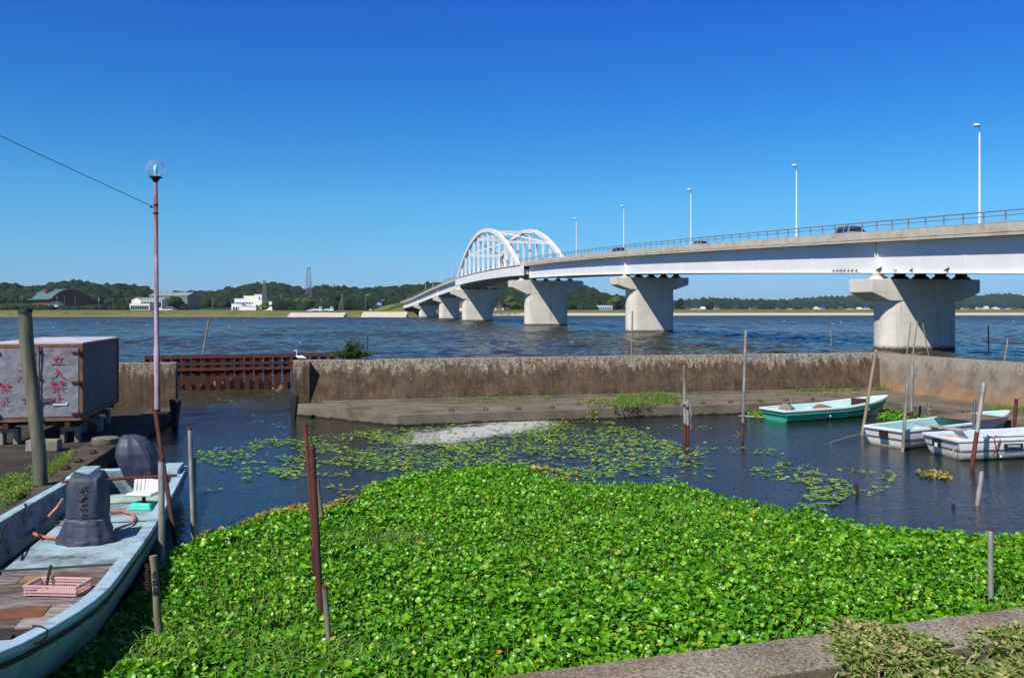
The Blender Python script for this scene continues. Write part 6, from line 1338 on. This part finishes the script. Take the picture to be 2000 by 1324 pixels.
# ---- three skiffs at right
m_grhull = simple('green_gelcoat', sr(78, 196, 160), .35, 0, .1, 2, .03, sr(54, 158, 130)); m_grin = simple('pale_aqua_interior', sr(178, 214, 212), .5, 0, .06, 3, .03)
t = NT('dirty_white_gelcoat'); n_ = t.noise(3, 6, .65); k_ = t.math('ADD', t.n('MapRange', {0: t.z(), 1: .0, 2: .22, 3: .75, 4: .1}).outputs[0], t.math('MULTIPLY', t.noise(7, 6, .7), .4))
c_ = t.mix(t.ramp(n_, [(.5, 0), (.8, .5)]), sr(228, 226, 218), sr(176, 164, 140)); c_ = t.mix(t.ramp(k_, [(.6, 0), (.95, .9)]), c_, sr(112, 92, 56)); m_wh = t.fin(color=c_, rough=.5, spec=.3)
m_rimw = simple('white_gunwale', sr(214, 218, 218), .45, 0, .05, 3, .03)
m_dgr = simple('dark_green_stripe', sr(26, 104, 96), .4); m_dgy = simple('dark_grey_stripe', sr(104, 108, 114), .5)
def skiff(name, label, tl, tr_, bow, L, zg0, zg1, hwid, mo, mi_, mr, stripe, zs=(.36, .58)):
    a = Vector(tl); b = Vector(tr_); c = (a + b) / 2; ang = math.atan2(bow[1] - c.y, bow[0] - c.x); h = hwid
    return make_boat(name, label, 'boat', (c.x, c.y, 0), ang, L, smoothtab([(0, h), (.3, h * 1.1), (.55, h * 1.1), (.75, h * .92), (.88, h * .62), (.95, h * .36), (1, .03)]), lerpf([(0, zg0), (.5, zg0 + .03), (.8, zg0 + (zg1 - zg0) * .55), (1, zg1)]),
        smoothtab([(0, h * .86), (.5, h * .9), (.75, h * .68), (.9, h * .32), (1, .02)]), lerpf([(0, .02), (.7, .04), (1, .3)]), lerpf([(0, -.08), (.8, -.06), (1, .2)]), .085, .08, mo, mi_, mr, rake=.35, stripe=stripe, zs=zs, bowrake=.5), ang
(g_, gX), gang = skiff('skiff', 'green skiff with pale aqua inside moored by the breakwater apron', (8.4, 28.9), (8.75, 27.75), (13.1, 30.35), 4.9, .37, .62, .62, m_grhull, m_grin, m_rimw, m_dgr)
def part_thwart(root, xs_, hw_, z, mat, nm='thwart', dx_=.22):
    for x_ in xs_: mb = MB(); mb.box((x_, 0, z), (dx_, 2 * hw_, .05)); mb.build(nm, mat, root, smooth=False, bevel=.01)
part_thwart(g_, (.45, 1.9, 3.4), .58, .26, m_grin)
mb = MB(); mb.box((3.75, .1, .42), (.06, .55, .26), rz=.5); mb.build('dark_board', m_charwood, g_, smooth=False)
mb = MB(); mb.box((1.55, .628, .25), (.55, .01, .1)); mb.build('maker_plate', m_dgy, g_, smooth=False)
mb = MB()
for i in range(4): mb.box((1.42 + i * .11, .618, .25), (.06, .012, .04))
mb.build('plate_lettering', m_white, g_, smooth=False)
mb = MB(); mb.lathe((1.7, -.66, .13), [(0, -.03), (.022, -.02), (.028, 0), (.022, .02), (0, .03)], 10); mb.build('drain_fitting', m_white, g_)
def gl_(root, ang, x, y, z): c, s = math.cos(ang), math.sin(ang); return root.location + Vector((x * c - y * s, x * s + y * c, z))
fabric_cover('sack', 'grey cloth sack slumped over the stern of the green skiff', gl_(g_, gang, .55, .1, .28), [(0, .30, .2, 0, 0, 2.4), (.1, .28, .19, 0, 0, 2.4), (.2, .18, .12, -.05, 0, 2.2), (.24, .08, .06, -.08, 0, 2)], rz=gang + .3, amp=.14, mat=simple('grey_cloth', sr(128, 120, 112), .9, 0, .2, 6, .3), seed=1.3)
fabric_cover('sack', 'brown cloth bundle lying amidships in the green skiff', gl_(g_, gang, 1.9, -.1, .28), [(0, .42, .22, 0, 0, 2.4), (.08, .38, .2, 0, 0, 2.4), (.14, .2, .13, -.06, 0, 2.2), (.17, .08, .06, -.08, 0, 2)], rz=gang, amp=.12, mat=simple('brown_cloth', sr(128, 92, 58), .9, 0, .25, 6, .3), seed=5.3)
(w1, wX1), wang1 = skiff('skiff', 'white skiff furthest back with wooden boards laid across it', (9.6, 23.45), (10.15, 22.35), (14.3, 25.3), 5.2, .50, .66, .60, m_wh, simple('aqua_tinted_interior', sr(158, 204, 208), .5, 0, .06, 3, .03), m_rimw, m_dgy, (.40, .50))
part_thwart(w1, (.5, 1.9), .56, .32, m_grin)
m_board = simple('brown_boards', sr(124, 100, 80), .85, 0, .3, 3, .4, sr(80, 62, 50), st=(.5, .5, .5))
mb = MB()
for i in range(5): mb.box((3.35, -.62 + i * .26, .60), (1.45, .25, .03), rz=.0)
mb.build('board_cover', m_board, w1, smooth=False)
mb = MB(); mb.beam(W(1780, 825, .565), W(1882, 840, .575), .24, .035); tag(mb.build('plank', simple('silvery_plank', sr(160, 154, 148), .85, 0, .25, 6, .3)), 'grey plank laid slanting across the rear white skiff', 'plank')
(w2, wX2), wang2 = skiff('skiff', 'front white skiff with maker lettering on its side and a number mark on its transom', (10.55, 22.0), (10.75, 20.7), (15.0, 22.1), 4.5, .50, .68, .66, m_wh, simple('pale_grey_interior', sr(196, 204, 208), .5, 0, .05, 3, .03), m_rimw, m_dgy, (.40, .48))
part_thwart(w2, (.7, 2.2), .6, .34, m_wh); mb = MB(); mb.box((1.7, -.1, .44), (1.3, .3, .04)); mb.build('plank', m_planks, w2, smooth=False)
mb = MB(); mb.box((-.185, .12, .34), (.012, .30, .2)); mb.build('number_mark', m_black, w2, smooth=False); mb = MB(); mb.box((-.192, .12, .285), (.012, .10, .10)); mb.build('mark_gap', m_wh, w2, smooth=False)
mb = MB(); mb.box((-.185, -.02, .36), (.012, .26, .2)); mb.build('number_mark', m_black, w1, smooth=False)
cu = bpy.data.curves.new('maker_lettering', 'FONT'); cu.body = 'YAMAHA'; cu.size = .085; cu.extrude = .002; cu.align_x = 'CENTER'; cu.align_y = 'CENTER'; to = bpy.data.objects.new('tmp', cu); scn.collection.objects.link(to); bpy.context.view_layer.update()
me = bpy.data.meshes.new_from_object(to); bpy.data.objects.remove(to); me.materials.clear(); me.materials.append(m_white); pl_ = MB(); pl_.box((1.25, -.735, .34), (.50, .02, .115)); plate = pl_.build('maker_plate', m_black, w2, smooth=False)
ol = bpy.data.objects.new('maker_lettering', me); scn.collection.objects.link(ol); ol.parent = plate; ol.rotation_euler = (R(90), 0, 0); ol.location = (1.25, -.749, .34)
mb = MB(); mb.lathe((.92, -.72, .1), [(0, -.03), (.03, -.02), (.036, 0), (.03, .02), (0, .03)], 10); mb.build('drain_fitting', m_white, w2)
p = gl_(w2, wang2, .75, -.7, 0); mb = MB(); mb.path([p + Vector((0, .3, .56)), p + Vector((0, -.02, .52)), p + Vector((.02, -.05, .3)), p + Vector((.1, -.05, .1))], .016, 6); mb.path([p + Vector((.18, .25, .56)), p + Vector((.14, -.03, .5)), p + Vector((-.05, -.05, .12))], .014, 6); tag(mb.build('rope', m_rust), 'rusty red rope hanging over the side of the front white skiff', 'rope')
p = gl_(w2, wang2, .1, -.5, 0); mb = MB(); mb.path([p + Vector((-.3, .25, .54)), p + Vector((0, 0, .55)), p + Vector((-.15, -.12, .42)), p + Vector((-.42, -.2, .18))], .012, 6); mb.path([p + Vector((-.4, .4, .55)), p + Vector((-.1, .15, .58)), p + Vector((.05, -.1, .52))], .010, 6); tag(mb.build('rope', simple('tan_rope', sr(176, 150, 122), .9)), 'tan mooring rope at the stern corner of the front white skiff', 'rope')
# mooring line of the white skiff to the bamboo pole
mb = MB(); a = gl_(w1, wang1, -.1, .4, .35); b = W(1684, 846, .08); c = W(1620, 865, .0); mb.path([a, a.lerp(b, .5) - Vector((0, 0, .12)), b, b.lerp(c, .5) + Vector((0, 0, .02)), c], .010, 5); tag(mb.build('rope', m_rope), 'slack mooring line from the rear white skiff past the bamboo pole into the water', 'rope')
a = W(1425, 787, QZ); mb = MB(); mb.path([a + Vector((0, 0, .03)), a + Vector((.15, -.12, -.08)), a + Vector((.2, -.2, -.3))], .012, 5); tag(mb.build('rope', m_black), 'short dark rope end hanging off the apron edge left of the green skiff', 'rope')

# ============================================================ OLD TRUCK BOX
bz = math.atan(.245); c0 = Vector((-10.5, 21.3, 0)); BW, BL_, BH, B0 = 2.06, 4.4, 1.88, .90
tb = empty('truck_box', (c0.x, c0.y, B0), bz)
def crinkle(name, col, dirt, scale=3, strength=.5, wave=None):
    t = NT(name); n = t.noise(scale, 6, .65, obj=False); c = t.ramp(n, [(.3, tuple(q * .75 for q in col[:3]) + (1,)), (.7, col)])
    c = t.mix(t.ramp(t.noise(scale * 1.7, 7, .7, st=(1, 1, .35)), [(.52, 0), (.72, .8)]), c, dirt)
    h = t.math('MULTIPLY', t.noise(5, 4, .55), 1.0)
    if wave: h = t.math('ADD', t.math('MULTIPLY', h, .15), t.n('TexWave', {'Vector': t.n('NewGeometry').outputs['Position'], 'Scale': wave}, wave_type='BANDS', bands_direction='Z').outputs[1])
    return t.fin(color=c, rough=.6, metal=.1, normal=t.bump(h, strength, .05 if not wave else .012), spec=.5)
m_door = crinkle('crinkled_aluminium_door', sr(138, 138, 146), sr(92, 80, 80), 2.4, .55); m_side = crinkle('shaded_corrugated_side', sr(104, 104, 108), sr(70, 66, 66), 1.5, .9, wave=9); m_boxroof = simple('pale_box_roof', sr(196, 192, 196), .5, .2, .1, 2, .1, sr(150, 140, 136))  # side coloured darker than the doors to carry its shade
m_frame = simple('rusted_frame', sr(132, 92, 66), .7, .2, .35, 6, .25, sr(70, 40, 32))
mb = MB(); mb.box((-BW / 2, BL_ / 2, BH / 2), (BW - .06, BL_ - .06, BH - .06)); mb.build('box_wall', m_side, tb, smooth=False)
mb = MB(); mb.box((-BW / 2, BL_ / 2, BH + .005), (BW, BL_, .03))
for i in range(10): mb.box((-BW / 2, .2 + i * .44, BH + .028), (BW - .08, .03, .02))
mb.build('box_roof', m_boxroof, tb, smooth=False)
mb = MB()
for x_ in (-.045, -BW + .045): mb.box((x_, .03, BH / 2), (.09, .1, BH - .01)); mb.box((x_, BL_ - .03, BH / 2), (.08, .1, BH - .01))
mb.box((-BW / 2, .03, .05), (BW - .18, .1, .1)); mb.box((-BW / 2, .03, BH - .05), (BW - .18, .1, .08)); mb.box((-.03, BL_ / 2, .05), (.08, BL_ - .12, .1)); mb.box((-.03, BL_ / 2, BH - .05), (.07, BL_ - .12, .07))
mb.build('frame', m_frame, tb, smooth=False)
random.seed(21)
for side in (0, 1):
    xa = -.095 - side * (BW - .19) / 2; xb = xa - (BW - .19) / 2 + .01; xc_ = (xa + xb) / 2; w = abs(xb - xa)
    mb = MB(); nx_, nz_ = 14, 22
    for i in range(nx_ + 1):
        for j in range(nz_ + 1):
            x_ = xb + w * i / nx_; z_ = .11 + (BH - .21) * j / nz_; e = 1 if 0 < i < nx_ and 0 < j < nz_ else 0; mb.v.append((x_, -.035 + e * .018 * noise.noise(Vector((x_ * 5, z_ * 5, 2))) + e * .008 * noise.noise(Vector((x_ * 14, z_ * 14, 5))), z_))
    for i in range(nx_):
        for j in range(nz_): o = i * (nz_ + 1) + j; mb.f.append((o, o + nz_ + 1, o + nz_ + 2, o + 1)); mb.m.append(0)
    d = mb.build('door', m_door, tb)
    rodx = xb + .07 if side == 0 else xa - .10
    mb = MB(); mb.tube((rodx, -.075, .04), (rodx, -.075, BH - .04), .016); [mb.box((rodx, -.07, z_), (.07, .04, .05)) for z_ in (.1, .45, 1.05, 1.7)]; mb.build('lock_rod', m_rust_dark, d)
    mb = MB(); mb.beam((rodx, -.09, .52), (rodx + (.28 if side == 0 else -.2), -.09, .54), .025, .04); mb.build('handle', m_rust_dark, d)
    hx_ = xa + .02 if side == 0 else xb - .02
    for z_ in (.17, .93, 1.66): mb = MB(); mb.box((hx_ - (.06 if side == 0 else -.06), -.055, z_), (.22, .03, .05)); mb.tube((hx_, -.07, z_ - .07), (hx_, -.07, z_ + .07), .022); mb.build('hinge', m_rust_dark, d)
    mr_ = simple('faded_red_spray_paint', sr(176, 40, 70), .7, 0, .2, 30, 0, sr(130, 100, 116), lo=.5, hi=.62); mb = MB()
    if side == 0:
        for i, k_ in enumerate(('tatsu', 'iru', 'kin', 'shi')): glyph(mb, k_, (xc_ - .17, -.062, 1.32 - i * .30), (1, 0, 0), (0, 0, 1), .35, .27, .026, (0, -1, 0), .035)
    else:
        for i, k_ in enumerate(('kin', 'shi')): glyph(mb, k_, (xb + .13, -.062, .72 - i * .30), (1, 0, 0), (0, 0, 1), .25, .22, .02, (0, -1, 0), .02)
        for i, k_ in enumerate(('ko', 'no')): glyph(mb, k_, (xb + .46, -.062, 1.22 - i * .26), (1, 0, 0), (0, 0, 1), .2, .2, .013, (0, -1, 0), .02)
    mb.build('sprayed_lettering', mr_, d, smooth=False)
    if side == 0: mb = MB(); mb.box((xc_ + .06, -.052, .42), (.32, .006, .07)); mb.build('sticker', m_white, d, smooth=False)
mb = MB(); mb.box((-.35, BL_ / 2, -.09), (.12, BL_, .16)); mb.box((-BW + .35, BL_ / 2, -.09), (.12, BL_, .16)); [mb.box((-BW / 2, y_, -.06), (BW - .1, .08, .1)) for y_ in (.3, 1.5, 2.7, 3.9)]; mb.build('chassis_rail', m_rust_dark, tb, smooth=False)
tag(tb, 'old silver truck box with red sprayed characters on its doors, raised on blocks', 'truck box')
m_blockc = conc_mat('concrete_block', sr(120, 114, 104), sr(156, 150, 140), 40, sr(84, 78, 66))
def cblock(label, p, d, rz=0.0, hole=False, name='concrete_block'):
    mb = MB()
    if hole:
        w_, l_, h_ = d; mb.box((0, 0, h_ * .86), (w_, l_, h_ * .28)); mb.box((-w_ * .38, 0, h_ * .36), (w_ * .24, l_, h_ * .718)); mb.box((w_ * .38, 0, h_ * .36), (w_ * .24, l_, h_ * .718))
    else: mb.box((0, 0, d[2] / 2), d)
    o = mb.build(name, m_blockc, None, smooth=False, bevel=.015); o.location = p; o.rotation_euler = (0, 0, rz); tag(o, label, 'concrete block', 'concrete blocks around the truck box')
def blk(px_, py_): return W(px_, py_, QZ - .03)
def onbox(x, y): c, s = math.cos(bz), math.sin(bz); return Vector((c0.x + x * c - y * s, c0.y + x * s + y * c, QZ - .035))
cblock('notched concrete block under the near right corner of the truck box', onbox(-.35, .35), (.42, .3, .40), bz, True); cblock('notched concrete block under the near left part of the truck box', onbox(-BW + .35, .35), (.42, .3, .40), bz, True)
cblock('notched concrete block under the right side of the truck box further back', onbox(-.25, 2.2), (.5, .3, .40), bz, True); cblock('concrete block under the rear right corner of the truck box', onbox(-.35, 3.9), (.4, .3, .40), bz, True); cblock('concrete block under the rear left corner of the truck box', onbox(-BW + .35, 3.9), (.4, .3, .40), bz, True)
cblock('lone solid concrete block lying in front of the truck box', blk(86, 880), (.70, .30, .26), .1)
mb = MB(); mb.lathe((0, 0, 0), [(0, 0), (.30, 0), (.31, .03), (.31, .13), (.28, .15), (0, .15)], 20); o = mb.build('concrete_disc', m_blockc); o.location = W(206, 866, QZ); tag(o, 'round flat concrete weight on the quay edge right of the truck box', 'concrete weight')
# ============================================================ HAZE
t = NT('thin_air_haze'); pv_ = t.n('VolumePrincipled', {'Color': (.62, .80, 1.0, 1), 'Density': 0.00006, 'Anisotropy': 0.0}); t.t.links.new(pv_.outputs[0], t.out.inputs['Volume'])
mb = MB(); mb.box((0, 11500, 144), (27000, 25000, 296)); tag(mb.build('haze', t.mat, smooth=False), kind='stuff')
